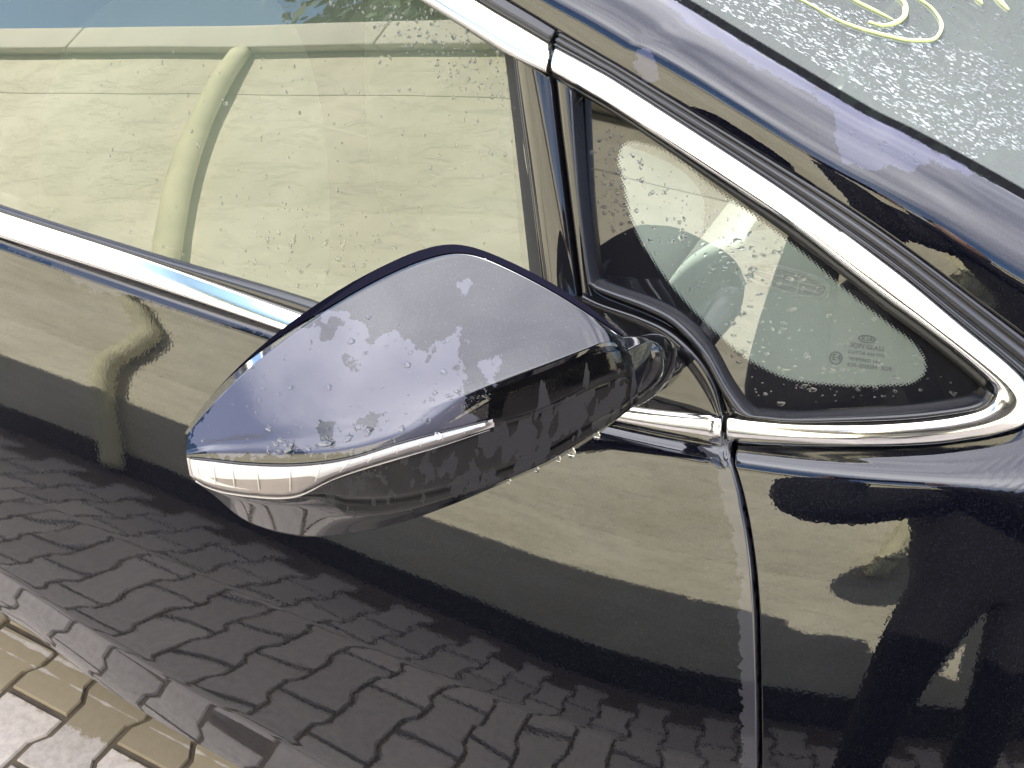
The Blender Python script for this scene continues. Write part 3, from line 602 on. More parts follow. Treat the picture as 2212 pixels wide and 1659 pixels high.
ys = np.array([-.285, -.280, -.268, -.253, -.238, -.222, -.205, -.190, -.168, -.145, -.120, -.105])   # centre depth of each station
dy = np.array([0.050, 0.027, 0.0, -0.030, -0.038, -0.034, -0.028, -0.022, 0.008])       # depth of each line relative to it
wst = np.array([0.10, 0.45, 0.75, 0.95, 1.0, 1.0, 1.0, 0.95, 0.85, 0.62, 0.36, 0.15])
KP = np.zeros((12, 9, 3))
FN = np.array([0.06, -.60, .80]); FN /= np.linalg.norm(FN)                      # the top face is a shallow dome round this normal
FO = at_y(900, 730, -.215); FE = np.array([.67, .74, .0]); FE = FE - FN * (FE @ FN); FE /= np.linalg.norm(FE); FV = np.cross(FN, FE)
def face_pt(px, py):
    d = ray(px, py); off = 0.0
    for _ in range(12):
        t = ((FO - FN * off - CAM_P) @ FN) / (d @ FN); P = CAM_P + d * t; q = P - FO; u_ = q @ FE; off = (.62 if u_ < 0 else .22) * u_**2 + .80 * (q @ FV)**2
    return P
REL = np.array([.030, 0, 0, 0, -.010, -.006, .006, .012, .036]); RER = np.array([.028, 0, 0, 0, -.001, .004, .014, .020, .040])
for i in range(12):
    for j in (1, 2, 3): KP[i, j] = face_pt(*ST[i, j])
    if i == 11:
        for j in (1, 2, 3): KP[i, j] = at_y(*ST[i, j], KP[i, j, 1] + .012)
    f = float(sm_(4.0, 8.0, i)); rel = REL * (1 - f) + RER * f
    KP[i, 0] = at_y(*ST[i, 0], KP[i, 1, 1] + rel[0] * (.4 + .6 * wst[i]))
    for j in range(4, 9): KP[i, j] = at_y(*ST[i, j], KP[i, 3, 1] + rel[j] * (.25 + .75 * wst[i]))
def cr1(P, t):
    i = int(min(t, len(P) - 1 - 1e-9)); f = t - i
    a_ = P[max(i - 1, 0)]; b_ = P[i]; c_ = P[i + 1]; d_ = P[min(i + 2, len(P) - 1)]
    if i == 0: a_ = 2 * b_ - c_
    if i + 2 > len(P) - 1: d_ = 2 * c_ - b_
    return 0.5 * ((2 * b_) + (-a_ + c_) * f + (2 * a_ - 5 * b_ + 4 * c_ - d_) * f * f + (-a_ + 3 * b_ - 3 * c_ + d_) * f**3)
def bs1(P, t):                                  # uniform b-spline blend, softer than the interpolating one
    i = int(min(t, len(P) - 1 - 1e-9)); f = t - i
    b_ = P[i]; c_ = P[i + 1]; a_ = P[i - 1] if i > 0 else 2 * b_ - c_; d_ = P[i + 2] if i + 2 < len(P) else 2 * c_ - b_
    return ((1 - f)**3 * a_ + (3 * f**3 - 6 * f**2 + 4) * b_ + (-3 * f**3 + 3 * f**2 + 3 * f + 1) * c_ + f**3 * d_) / 6
def crs_(P, s, t):                              # section curve with a sharp seam at line 1 and, towards the root, a sharp fold at line 3
    i = int(min(s, len(P) - 1 - 1e-9)); f = s - i; w = float(sm_(5.0, 8.0, t))
    b_ = P[i]; c_ = P[i + 1]; a_ = P[i - 1] if i else 2 * b_ - c_; d_ = P[i + 2] if i + 2 < len(P) else 2 * c_ - b_
    if i == 1: a_ = 2 * b_ - c_
    if i == 0: d_ = 2 * c_ - b_
    if i == 2: d_ = d_ * (1 - w) + (2 * c_ - b_) * w
    if i == 3: a_ = a_ * (1 - w) + (2 * b_ - c_) * w
    return 0.5 * ((2 * b_) + (-a_ + c_) * f + (2 * a_ - 5 * b_ + 4 * c_ - d_) * f * f + (-a_ + 3 * b_ - 3 * c_ + d_) * f**3)
def mir(t, s):                                  # t station 0..11, s line 0..8
    Q = 0.35 * cr1(KT, t) + 0.65 * bs1(KT, t)
    return crs_(Q, s, t)
MC = 1.0; KT = KP
def mgrid(t0, t1, s0, s1, nt_, ns_, sp=None):
    out = []
    for t in np.linspace(t0, t1, nt_):
        Q = 0.35 * cr1(KT, t) + 0.65 * bs1(KT, t); out.append([crs_(Q, s, t) for s in np.linspace(s0, s1, ns_)])
    return np.array(out)
def mnorm(P):
    du = np.gradient(P, axis=0); dv = np.gradient(P, axis=1); n = np.cross(du, dv); n /= np.linalg.norm(n, axis=2)[..., None] + 1e-12
    c = P.mean((0, 1)); s = np.sign((n * (CAM_P - c)).sum(2)); return n * s[..., None]
NT = 170
cap = mgrid(0, 11, 0, 4, NT, 130)
cent = KP.mean(1)
# the rim rolls back and in behind the top edge
def roll(P, edge, n=6, back=(-0.045, 0.05, -0.055)):
    E = P[:, edge]; ex = []
    for k in range(1, n + 1):
        f = k / n
        ex.append(E + np.array(back) * f * np.interp(np.linspace(0, 11, len(E)), range(12), wst)[:, None] + (np.array([resample(cent, len(E))[i] for i in range(len(E))]) - E) * (0.28 * f * f))
    ex = np.array(ex).transpose(1, 0, 2)
    return np.concatenate([ex[:, ::-1], P], 1) if edge == 0 else np.concatenate([P, ex], 1)
capR = roll(cap, 0)
mirror = grid('door_mirror', capR, M['paint_mirror'], None)
MIR_FILM = [[(590, 735), (640, 700), (690, 672), (740, 672), (790, 700), (800, 740), (850, 715), (890, 745), (920, 780), (950, 735), (990, 712), (1000, 750), (985, 800), (1010, 810), (990, 850), (1030, 900), (1000, 935), (900, 960), (760, 985), (640, 975), (480, 992), (405, 960), (415, 930), (470, 860), (530, 790)],
            [(1040, 780), (1080, 775), (1075, 815), (1045, 840)], [(985, 612), (1010, 608), (1018, 628), (1000, 632)]]
HOLES = [[(675, 700), (720, 680), (735, 700), (715, 735), (690, 740)], [(745, 775), (790, 760), (770, 790), (740, 795)], [(690, 905), (730, 900), (720, 960), (690, 970)], [(760, 900), (835, 890), (800, 930), (770, 920)], [(640, 690), (680, 660), (690, 690), (650, 705)]]
fld = film_field(capR, MIR_FILM); X_, Y_ = pix(capR.reshape(-1, 3))
for h in HOLES: fld = np.minimum(fld, -sdist(h, X_, Y_))
attr(mirror, 'film', fld)
# dark matte strip along the rim, its colour standing for a dark reflection
bz = mgrid(1.0, 11, 0, .93, 140, 14); bz0 = bz[:, :1]; bz = bz0 + (bz - bz0) * sm(1.2, 4.2, np.linspace(1, 11, 140))[:, None, None]; nb_ = mnorm(bz)
dark_rim = grid('rim_reflection_strip', roll(bz + np.nan_to_num(nb_) * .0006 * sm(1.0, 3.0, np.linspace(1, 11, 140))[:, None, None], 0), simple('painted_rim_reflection', (.003, .003, .006), 1.0, ior=1.01), None)
# lower parts
def plast():
    mt, t, out = newmat('black_grained_plastic'); b = N(t, 'ShaderNodeBsdfPrincipled', Roughness=0.3, IOR=1.33)
    tcn = N(t, 'ShaderNodeTexCoord'); mpn = N(t, 'ShaderNodeMapping'); mpn.inputs['Rotation'].default_value = (0, 0, 0); mpn.inputs['Scale'].default_value = (1.0, 1.0, .13); t.links.new(tcn.outputs['Object'], mpn.inputs[0])
    n = N(t, 'ShaderNodeTexNoise', Scale=130.0, Detail=3.0, Roughness=.5, Distortion=.15); t.links.new(mpn.outputs[0], n.inputs['Vector'])
    at = N(t, 'ShaderNodeAttribute', _attribute_name='film')
    ad = N(t, 'ShaderNodeMath', _operation='ADD'); t.links.new(n.outputs['Fac'], ad.inputs[0]); t.links.new(at.outputs['Fac'], ad.inputs[1])
    g = N(t, 'ShaderNodeMapRange'); g.inputs['From Min'].default_value = .497; g.inputs['From Max'].default_value = .503; t.links.new(ad.outputs[0], g.inputs['Value'])
    m1 = N(t, 'ShaderNodeMix', _data_type='RGBA'); m1.inputs[6].default_value = (.0012, .0012, .0016, 1); m1.inputs[7].default_value = (.014, .014, .017, 1); t.links.new(g.outputs[0], m1.inputs['Factor']); t.links.new(m1.outputs[2], b.inputs['Base Color'])
    rr = N(t, 'ShaderNodeMapRange'); rr.inputs['To Min'].default_value = .05; rr.inputs['To Max'].default_value = .42; t.links.new(g.outputs[0], rr.inputs['Value']); t.links.new(rr.outputs[0], b.inputs['Roughness'])
    n3 = N(t, 'ShaderNodeTexNoise', Scale=900.0); t.links.new(tcn.outputs['Object'], n3.inputs['Vector'])
    bp = N(t, 'ShaderNodeBump', Strength=.25, Distance=.0003); t.links.new(n3.outputs['Fac'], bp.inputs['Height']); t.links.new(bp.outputs[0], b.inputs['Normal'])
    t.links.new(b.outputs[0], out.inputs[0]); return mt
M['plastic'] = plast()
low = mgrid(0, 11, 5, 8, NT, 60); lowR = roll(low, -1, back=(-0.04, 0.05, -0.02))
n_low = mnorm(low)
# recess the panel between lamp and first groove a little; step at the grooves
lower_shell = grid('lower_shell', lowR, M['paint_mirror'], None, flip=False)
attr(lower_shell, 'film', np.full(lowR.shape[0] * lowR.shape[1], -400.0))
tr_ = np.linspace(3.15, 11, 120)
cov = np.array([[mir(t, 5.0 + (2.0 * k / 29) * min(1, (t - 3.1) / 1.0)) for k in range(30)] for t in tr_])
nc = mnorm(cov); hh = np.interp(np.linspace(0, 1, 30), [0, .04, .40, .47, .50, .53, .93, 1], [0, .0012, .0012, .001, -.0002, .0016, .0018, 0])
cov = cov + nc * hh[None, :, None]
cover = grid('lower_cover', cov, M['plastic'], None)
fx, _y = pix(cov.reshape(-1, 3)); attr(cover, 'film', np.interp(fx, [650, 750, 900, 980, 1040, 1330, 1370], [-.1, -.05, -.12, .0, .05, .02, -.1]))
# black plastic of the front face, right of the lamp (crease to groove)
ff = mgrid(6.9, 11, 3.15, 5.0, 90, 50); nf = mnorm(ff); ed = np.minimum(1, np.minimum(np.linspace(0, 14, 90)[:, None], np.linspace(0, 10, 50)[None, :]))
face = grid('front_cover', ff + nf * (0.0011 * ed)[..., None], M['plastic'], None)
fx, fy_ = pix(ff.reshape(-1, 3)); attr(face, 'film', np.interp(fy_ - (1000 - 0.36 * (fx - 1000)), [-160, -90, -40, 30], [-.3, -.12, -.01, .03]))
# indicator lamp: reflector tray, light-guide cells, clear lens
ltop = np.linspace(0.02, 7.02, 150)
def lens_pt(t, u): return mir(t, 4.0 + u * 1.0)
lm = np.array([[lens_pt(t, u) for u in np.linspace(0, 1, 24)] for t in ltop]); nl = mnorm(lm)
M['tray'] = simple('silver_reflector', (0.76, 0.79, 0.88), 0.35, 0.0)
M['rim'] = simple('lens_rim_plastic', (.30, .28, .29), .15)
M['tray_dark'] = simple('smoked_tray', (0.34, 0.32, 0.33), 0.4)
M['guide'] = simple('white_light_guide', (0.85, 0.84, 0.84), 0.25)
tray = grid('lamp_tray', lm[:, :] + nl * 0.0004, M['tray_dark'], None)
upr = np.array([[lm[i, 0] + (lm[i, -1] - lm[i, 0]) * u + nl[i, int(u * 23)] * (0.0012 + .0006 * math.sin(math.pi * min(1, u / .6))) for u in np.linspace(0.03, np.interp(ltop[i], [0, 2.2, 3.2, 7], [.82, .80, .62, .22]), 12)] for i in range(4, 146)])
refl = grid('lamp_reflector', upr, M['tray'], None)
cells_l = []
for k, t in enumerate([0.45, 1.05, 1.6, 2.2, 2.9, 3.5, 4.05, 4.55, 5.05, 5.5, 5.95, 6.4]):
    ww = .05 if t > 2.4 else .03
    a_ = lens_pt(t, .06) + nl[min(149, int(t / 7 * 149)), 3] * .0016; b_ = lens_pt(t, .62 if t > 3 else .74) + nl[min(149, int(t / 7 * 149)), 12] * .0018
    cells_l.append(tube('light_guide_rib', [a_, (a_ + b_) / 2, b_], 0.00035, M['guide'], None, 6))
ml, t_, out_ = newmat('clear_lens'); gl_ = N(t_, 'ShaderNodeBsdfGlossy', Roughness=.02); trp = N(t_, 'ShaderNodeBsdfTransparent'); trp.inputs[0].default_value = (.93, .92, .93, 1)
fr_ = N(t_, 'ShaderNodeFresnel', IOR=1.32); mxl = N(t_, 'ShaderNodeMixShader'); t_.links.new(fr_.outputs[0], mxl.inputs[0]); t_.links.new(trp.outputs[0], mxl.inputs[1]); t_.links.new(gl_.outputs[0], mxl.inputs[2]); t_.links.new(mxl.outputs[0], out_.inputs[0])
prof = np.interp(np.linspace(0, 1, 24), [0, .06, .14, .5, .8, .93, 1], [0, .002, .0028, .0034, .0032, .0022, 0])
endp = np.minimum(1, np.linspace(0, 12, 150)) * np.minimum(1, np.linspace(9, 0, 150) + .05)
lens = grid('indicator_lens', lm + nl * (prof[None, :] * endp[:, None])[..., None], ml, None)
# bright moulded rim under the lens
rimp = [lens_pt(t, 1.0) + nl[min(149, int(t / 7 * 149)), -1] * .0016 for t in np.linspace(.3, 6.9, 60)]
lrim = tube('lens_rim', rimp, [.0005, .0007, .0006, .0004, .0001], M['rim'], None, 8, n=90)
lrim2 = tube('lens_rim', [lens_pt(t, 0.0) + nl[min(149, int(t / 7 * 149)), 0] * .0005 for t in np.linspace(.15, 6.9, 60)], 0.0007, M['rubber'], None, 8, n=90)
# closed back with the mirror glass (faces rearwards, away from the camera)
E1 = capR[:, 0]; E2 = lowR[:, -1]; bkg = np.array([E1 + (E2 - E1) * u for u in np.linspace(0, 1, 8)]).transpose(1, 0, 2)
back = grid('mirror_glass', bkg, simple('mirror_silver', (.8, .8, .82), .02, 1.0), None)
# tip: closes the housing at its outer end
lp = np.vstack([capR[0], lowR[0]]); c0 = lp.mean(0); tip = link('tip_cap', mesh('tip_cap', np.vstack([lp, [c0]]), [(i, (i + 1) % len(lp), len(lp)) for i in range(len(lp))]), M['gloss'])
# root side: cheek that closes the housing, collar and stalk
E = mgrid(10.9, 11, 0, 8, 2, 60)[-1]; cc = E.mean(0) + np.array([0, .02, -.004])
cheek = grid('inner_cheek', np.array([E + (cc - E) * f + np.array([0, .016, 0]) * math.sin(f * math.pi / 2) for f in np.linspace(0, 1, 14)]), M['gloss'], None)
def loft(name, rings, mat, seg=28, n=24):
    """rings: (centre px, py, y, semi-axis across, semi-axis up, lean) joined into one smooth body"""
    K = []
    for (px_, py_, y_, ra, rb, ln) in rings:
        c = at_y(px_, py_, y_)
        ax = np.array([math.cos(ln), 0.25, math.sin(ln)]); ax /= np.linalg.norm(ax); bx = np.array([-math.sin(ln), 0.1, math.cos(ln)]); bx /= np.linalg.norm(bx)
        K.append([c + ax * ra * math.cos(q) + bx * rb * math.sin(q) for q in np.linspace(0, 2 * math.pi, seg, endpoint=False)])
    K = np.array(K); rows = [np.array([cr1(K[:, q], t) for q in range(seg)]) for t in np.linspace(0, len(rings) - 1, n)]
    return grid(name, np.array(rows), mat, None, close=True)
stalk = loft('mirror_stalk', [(1352, 806, -.118, .001, .001, -.5), (1354, 806, -.117, .016, .028, -.5), (1378, 806, -.090, .017, .027, -.45), (1404, 804, -.062, .016, .021, -.4), (1430, 798, -.034, .013, .014, -.4), (1450, 790, -.010, .009, .009, -.4), (1458, 787, .012, .008, .008, -.4), (1460, 786, .03, .007, .007, -.4)], M['gloss'])
collar = loft('stalk_collar', [(1368, 806, -.100, .001, .001, -.5), (1368, 806, -.100, .018, .033, -.5), (1373, 807, -.097, .0195, .0350, -.5), (1378, 808, -.092, .0188, .034, -.5), (1380, 808, -.086, .015, .027, -.5)], M['gloss'])
screw = loft('collar_cap', [(1376, 803, -.122, .0001, .0001, -.5), (1376, 803, -.122, .0022, .0042, -.5), (1376, 803, -.118, .003, .0055, -.5), (1378, 803, -.105, .003, .0055, -.5)], M['tray'], n=14)
MIRROR_SUB = [dark_rim, tip, lower_shell, cover, face, tray, refl, lens, lrim, lrim2, back, cheek, stalk, collar, screw] + cells_l
CH.append(mirror)

# ================================================================ rest of the car (roof, cabin, far side), seen through the glass or casting its shadow
def sheet(name, f, mat, n=24, mm=24, flip=False):
    o = grid(name, np.array([[f(u, v) for v in np.linspace(0, 1, mm)] for u in np.linspace(0, 1, n)]), mat, None, flip); CH.append(o); return o
def xroof(u): return -4.2 + u * 3.52
roof = sheet('roof', lambda u, v: (xroof(u) - .0, .27 + 1.1 * v, 1.44 + .13 * math.sin(math.pi * v)**.6 - .35 * max(0, u - .8)**1.5), M['paint'])
attr(roof, 'film', np.full(len(roof.data.vertices), -400.0))
# hood and far side
hood = sheet('bonnet', lambda u, v: (.22 + .75 * u + .1 * math.sin(math.pi * v), .12 + 1.4 * v, 1.06 - .22 * u * u - .04 * u + .03 * math.sin(math.pi * v)), M['paint'], flip=True); attr(hood, 'film', np.full(len(hood.data.vertices), -400.0))
far = sheet('far_side', lambda u, v: (-4.2 + 5.15 * u, 1.62 + .06 * math.sin(math.pi * v), .25 + .75 * v), M['paint']); attr(far, 'film', np.full(len(far.data.vertices), -400.0))
for x0_ in (-3.4, -2.4, -1.35, -0.70): CH.append(box('far_pillar', (x0_, 1.42, .98), (x0_ + .09, 1.52, 1.46), M['rubber_matte'], None, .01))
fgl = sheet('far_window', lambda u, v: (-3.3 + 3.3 * u, 1.60 - .20 * v, .99 + .46 * v), M['glass_far'], 8, 8)
CH.append(box('rear_body', (-4.2, .12, .3), (-2.2, 1.55, 1.0), M['under'], None, .03))
CH.append(box('cabin_floor', (-2.3, .14, .30), (.3, 1.55, .34), M['under']))
CH.append(box('inner_door_panel', (-1.6, .05, .34), (-.10, .10, .93), M['trim_light'], None, .01))
CH.append(tube('rear_roof_edge', [(-2.4, .30, 1.43), (-1.6, .30, 1.46), (-.9, .25, 1.44), (-.62, .2, 1.395)], .035, M['gloss'], None))
# dashboard: soft top and rounded end with the side-window demister vent
dprof = np.array([at_y(px, py, .17) for px, py in resample([(1330, 800), (1400, 670), (1450, 600), (1500, 562), (1600, 532), (1700, 523), (1800, 545), (1900, 600), (2060, 700), (2300, 800)], 60)])
dcen = dprof.mean(0) + np.array([0, 0, -.35]); rows = [dcen + (dprof - dcen) * np.array([f, 1, f]) for f in np.linspace(.05, .93, 24)]
for q in np.linspace(0, math.pi / 2, 8): rows.append(dcen + (dprof - dcen) * (1 - .055 * (1 - math.sin(q))) + np.array([0, .03 * (1 - math.cos(q)), 0]))
for yy in np.linspace(.06, 1.26, 14): rows.append(dprof + np.array([0, yy, .01 * math.sin(yy * 3)]))
dsh = grid('dashboard', np.array(rows[:32]), M['dash'], None); CH.append(dsh)
M['dash_top'] = simple('dashboard_top_sun_offset', (.028, .03, .03), .7, bump=.3, bscale=500, dist=.0005)  # top of the dashboard coloured darker to offset the direct sun
dtp = grid('dashboard_top', np.array(rows[31:]), M['dash_top'], None); CH.append(dtp)
M['vent_dark'] = simple('dark_vent_slot', (.05, .055, .045), .7)
def oval(px_, py_, y_, ra, rb, n=40, p=3.2):
    c = at_y(px_, py_, y_); o_ = []
    for t in np.linspace(0, 2 * math.pi, n, endpoint=False):
        f = lambda v_: math.copysign(abs(v_)**(2 / p), v_); o_.append(c + np.array([ra * f(math.cos(t)), 0, rb * f(math.sin(t))]))
    return np.array(o_)
vo_ = [oval(1697, 605, .168, .0375, .0125), oval(1697, 605, .160, .0365, .0118), oval(1697, 605, .160, .0335, .0092), oval(1697, 605, .166, .033, .0088)]
vent = grid('side_vent', np.array(vo_), M['dash'], None, close=True); CH.append(vent)
vb = grid('vent_slot', np.array([oval(1697, 605, .1665, .0335 * f, .009 * f) for f in (.02, .5, 1)]), M['vent_dark'], None, close=True)
vc = at_y(1697, 605, .163)
VENT_SUB = [vb] + [box('vent_slat', (vc[0] - .032, .1615, vc[2] + d - .0006), (vc[0] + .032, .165, vc[2] + d + .0006), M['dash']) for d in (-.003, .003)] + [box('vent_slat', (vc[0] + d - .0006, .161, vc[2] - .009), (vc[0] + d + .0006, .166, vc[2] + .009), M['dash']) for d in (-.011, .011)]
# passenger and driver seats with headrests
def blob(name, c, r, mat, p=2.6, n=24):
    P = []
    for a_ in np.linspace(-math.pi / 2, math.pi / 2, n):
        row = []
        for b_ in np.linspace(0, 2 * math.pi, 2 * n, endpoint=False):
            f = lambda v_: math.copysign(abs(v_)**(2 / p), v_)
            row.append((c[0] + r[0] * f(math.cos(a_)) * f(math.cos(b_)), c[1] + r[1] * f(math.cos(a_)) * f(math.sin(b_)), c[2] + r[2] * f(math.sin(a_))))
        P.append(row)
    return grid(name, np.array(P), mat, None, close=True)
for yy in (.42, 1.15):
    CH.append(blob('seat_back', (-1.02, yy, .74), (.10, .25, .34), M['seat'])); CH.append(blob('headrest', (-1.06, yy, 1.18), (.06, .14, .10), M['seat'])); CH.append(blob('seat_cushion', (-.78, yy, .50), (.27, .26, .10), M['seat']))

# ================================================================ attach
def outward(o):
    me_ = o.data; n_ = len(me_.polygons); c_ = np.zeros(n_ * 3); a_ = np.zeros(n_ * 3); me_.polygons.foreach_get('center', c_); me_.polygons.foreach_get('normal', a_)
    c_ = c_.reshape(-1, 3); a_ = a_.reshape(-1, 3)
    if ((CAM_P - c_) * a_).sum() < 0: me_.flip_normals()
for o in (scr, dg, qg, lens, mirror, face, cover, lower_shell, door, wing, pil, tray, refl, dark_rim): outward(o)
for o in CH: cp(o)
for o in VENT_SUB: o.parent = vent
for o in MIRROR_SUB: o.parent = mirror; o.matrix_parent_inverse = Matrix.Identity(4)
bpy.context.view_layer.update()

# ================================================================ the photographer, who shows in the paint and the glass
def skin_chain(name, joints, edges, rad, mat, sub=2):
    me = bpy.data.meshes.new(name); me.from_pydata(joints, edges, []); o = bpy.data.objects.new(name, me); C.objects.link(o)
    md = o.modifiers.new('skin', 'SKIN'); md.use_smooth_shade = True
    for v, r in zip(me.skin_vertices[0].data, rad): v.radius = (r, r) if np.ndim(r) == 0 else r
    me.skin_vertices[0].data[0].use_root = True
    sb = o.modifiers.new('sub', 'SUBSURF'); sb.levels = sb.render_levels = sub
    dg_ = bpy.context.evaluated_depsgraph_get(); dg_.update(); m2 = bpy.data.meshes.new_from_object(o.evaluated_get(dg_)); bpy.data.objects.remove(o)
    m2.materials.clear(); return link(name, m2, mat)
M['coat'] = simple('black_coat_cloth', (.008, .008, .010), .85, bump=.3, bscale=120, dist=.002)
M['trousers'] = simple('dark_trousers', (.014, .015, .02), .9)
M['skin'] = simple('skin', (.42, .26, .19), .5); M['hair'] = simple('dark_hair', (.02, .014, .01), .6)
BX, BY = PERSON
fw = CAM_X @ np.array([0, 0, -1.0]); rt = CAM_X @ np.array([1.0, 0, 0]); upv = CAM_X @ np.array([0, 1.0, 0])
ph = CAM_P - fw * .012
hL = ph - rt * .088 - fw * .012 - upv * .01; hR = ph + rt * .088 - fw * .012 - upv * .01
sh = lambda s_: (BX - .07 + s_ * .19, BY + .04, 1.43)
J = [(BX, BY, .98), (BX, BY - .01, 1.18), (BX - .06, BY + .02, 1.36), (BX - .09, BY + .05, 1.50), (BX - .11, BY + .07, 1.60),
     sh(-1), (-.03, BY + .22, 1.17), tuple(hL - fw * .05 - upv * .05), sh(1), (BX + .06, BY + .24, 1.20), tuple(hR - fw * .05 - upv * .06),
     (BX - .10, BY, .92), (BX - .12, BY + .02, .50), (BX - .13, BY - .03, .09), (BX - .14, BY + .12, .04),
     (BX + .10, BY, .92), (BX + .13, BY + .04, .50), (BX + .15, BY - .01, .09), (BX + .17, BY + .14, .04)]
Ed = [(0, 1), (1, 2), (2, 3), (3, 4), (2, 5), (5, 6), (6, 7), (2, 8), (8, 9), (9, 10), (0, 11), (11, 12), (12, 13), (13, 14), (0, 15), (15, 16), (16, 17), (17, 18)]
Rd = [(.29, .17), (.28, .17), (.27, .15), .085, .065, .14, .125, .06, .14, .12, .06, .12, .08, .055, .045, .12, .08, .055, .045]
body = skin_chain('person', J, Ed, Rd, M['coat'])
prop(body, 'person in a black coat and dark trousers taking the picture, seen reflected in the car', 'person')
hd = blob('head', (BX - .11, BY + .02 + .085, 1.675), (.078, .098, .118), M['skin'], 2.2, 20)
nose = blob('nose', (BX - .11, BY + .02 + .186, 1.665), (.014, .02, .024), M['skin'], 2.0, 10)
hair = blob('hair', (BX - .11, BY + .02 + .06, 1.712), (.086, .098, .098), M['hair'], 2.2, 20)
PS = [hd, hair]
nose.parent = hd
for s_ in (-1, 1):
    e = blob('ear', (BX - .11 + s_ * .08, BY + .09, 1.67), (.012, .022, .032), M['skin'], 2, 10); e.parent = hd
    e = blob('eye', (BX - .11 + s_ * .031, BY + .190, 1.69), (.013, .012, .009), simple('eye_white', (.7, .7, .7), .3), 2, 8); e.parent = hd
mth = blob('mouth', (BX - .11, BY + .192, 1.622), (.024, .008, .006), simple('lips', (.35, .12, .1), .5), 2, 8); mth.parent = hd
for h_, s_ in ((hL, -1), (hR, 1)):
    base_ = h_ - fw * .03 - upv * .035
    pts = [tuple(base_ - upv * .03), tuple(base_), tuple(h_ - fw * .018)]; edg = [(0, 1), (1, 2)]; rad = [.024, .032, .026]
    for q in range(4):
        r0 = h_ + upv * (.03 - .02 * q) - fw * .012; i0 = len(pts)
        pts += [tuple(r0 + rt * s_ * .006), tuple(r0 + rt * s_ * .008 + fw * .022), tuple(r0 - rt * s_ * .008 + fw * .031 * .6)]; edg += [(2, i0), (i0, i0 + 1), (i0 + 1, i0 + 2)]; rad += [.0095, .0085, .0075]
    i0 = len(pts); pts += [tuple(h_ - fw * .022 - rt * s_ * .02), tuple(h_ - fw * .024 - rt * s_ * .04 + upv * .01)]; edg += [(1, i0), (i0, i0 + 1)]; rad += [.011, .009]
    PS.append(skin_chain('hand', pts, edg, rad, M['skin'], 1))
for o in PS: o.parent = body
ph_o = box('phone', (-.078, -.037, -.004), (.078, .037, .004), simple('dark_phone', (.01, .01, .012), .15), None, .003)
mt_ = Matrix.Identity(4)
for i in range(3): mt_[i][0], mt_[i][1], mt_[i][2], mt_[i][3] = rt[i], upv[i], -fw[i], ph[i]
ph_o.matrix_world = mt_; prop(ph_o, "dark mobile phone held out sideways in the photographer's hands", 'phone')
# ================================================================ far background: hedge and trees added to darken the windscreen, tree behind the wall
def leafy(name, c, r, n, mat, size=.05, squash=1.0, seed=1):
    g_ = np.random.RandomState(seed); cl = g_.normal(size=(max(8, n // 120), 3)); cl /= np.linalg.norm(cl, axis=1)[:, None]; cl *= g_.uniform(.35, .95, (len(cl), 1))
    k_ = g_.randint(0, len(cl), n); p = cl[k_] + g_.normal(size=(n, 3)) * .17; p = p * np.array(r) + np.array(c)
    a_ = g_.normal(size=(n, 3)); a_ /= np.linalg.norm(a_, axis=1)[:, None]; b_ = np.cross(a_, g_.normal(size=(n, 3))); b_ /= np.linalg.norm(b_, axis=1)[:, None]
    sz = size * g_.uniform(.6, 1.4, (n, 1)); V_ = np.stack([p - a_ * sz, p + b_ * sz * .45, p + a_ * sz, p - b_ * sz * .45], 1).reshape(-1, 3)
    me = bpy.data.meshes.new(name); me.from_pydata(V_.tolist(), [], np.arange(4 * n).reshape(-1, 4).tolist()); return link(name, me, mat, None, False)
M['leaf'] = simple('leaf_green', (.045, .085, .03), .6, var=.4, vscale=3); M['bark'] = simple('bark', (.09, .07, .05), .9)
def tree(x, y, hgt, r, n, lab, seed, size=.07):
    t = empty('leafy_tree', (x, y, 0)); prop(t, lab, 'tree')
    tube('trunk', [(0, 0, 0), (.05, 0, hgt * .3), (0, .05, hgt * .7)], [.14, .10, .04], M['bark'], t, 10)
    for q in range(4): tube('limb', [(0, 0, hgt * .35 + q * .3), (math.cos(q * 1.7) * r * .3, math.sin(q * 1.7) * r * .3, hgt * .55 + q * .2), (math.cos(q * 1.7) * r * .6, math.sin(q * 1.7) * r * .6, hgt * .8)], [.06, .04, .015], M['bark'], t, 8)
    o = leafy('crown', (0, 0, hgt * .78), (r, r, hgt * .3), n, M['leaf'], size, seed=seed); o.parent = t
tree(-5.2, -6.4, 6.0, 1.2, 16000, 'green tree standing behind the cream wall, glimpsed at the top of the door window', 3)
for q, (tx, th, lb) in enumerate(((1.0, 12.5, 'tall green tree added to darken the windscreen reflection, nearest behind the car'), (5.5, 13.5, 'tallest green tree added to darken the windscreen reflection, in the middle of three'), (10.5, 12.0, 'tall green tree added to darken the windscreen reflection, furthest to the right'))):
    tree(tx, 17.5, th, 3.6, 15000, lb, 40 + q, .22)  # added trees keep bright sky out of the windscreen reflection
hz = empty('added_hedge', (0, 15, 0)); prop(hz, 'tall dark green hedge added beyond the car to darken the windscreen reflection', 'hedge')
for i in range(5):
    o = leafy('added_hedge_clump', (-22 + i * 11, 0, 2.9), (6.4, 1.2, 3.3), 14000, M['leaf'], .26, seed=20 + i); o.parent = hz  # added hedge, hides the low bright sky from the windscreen

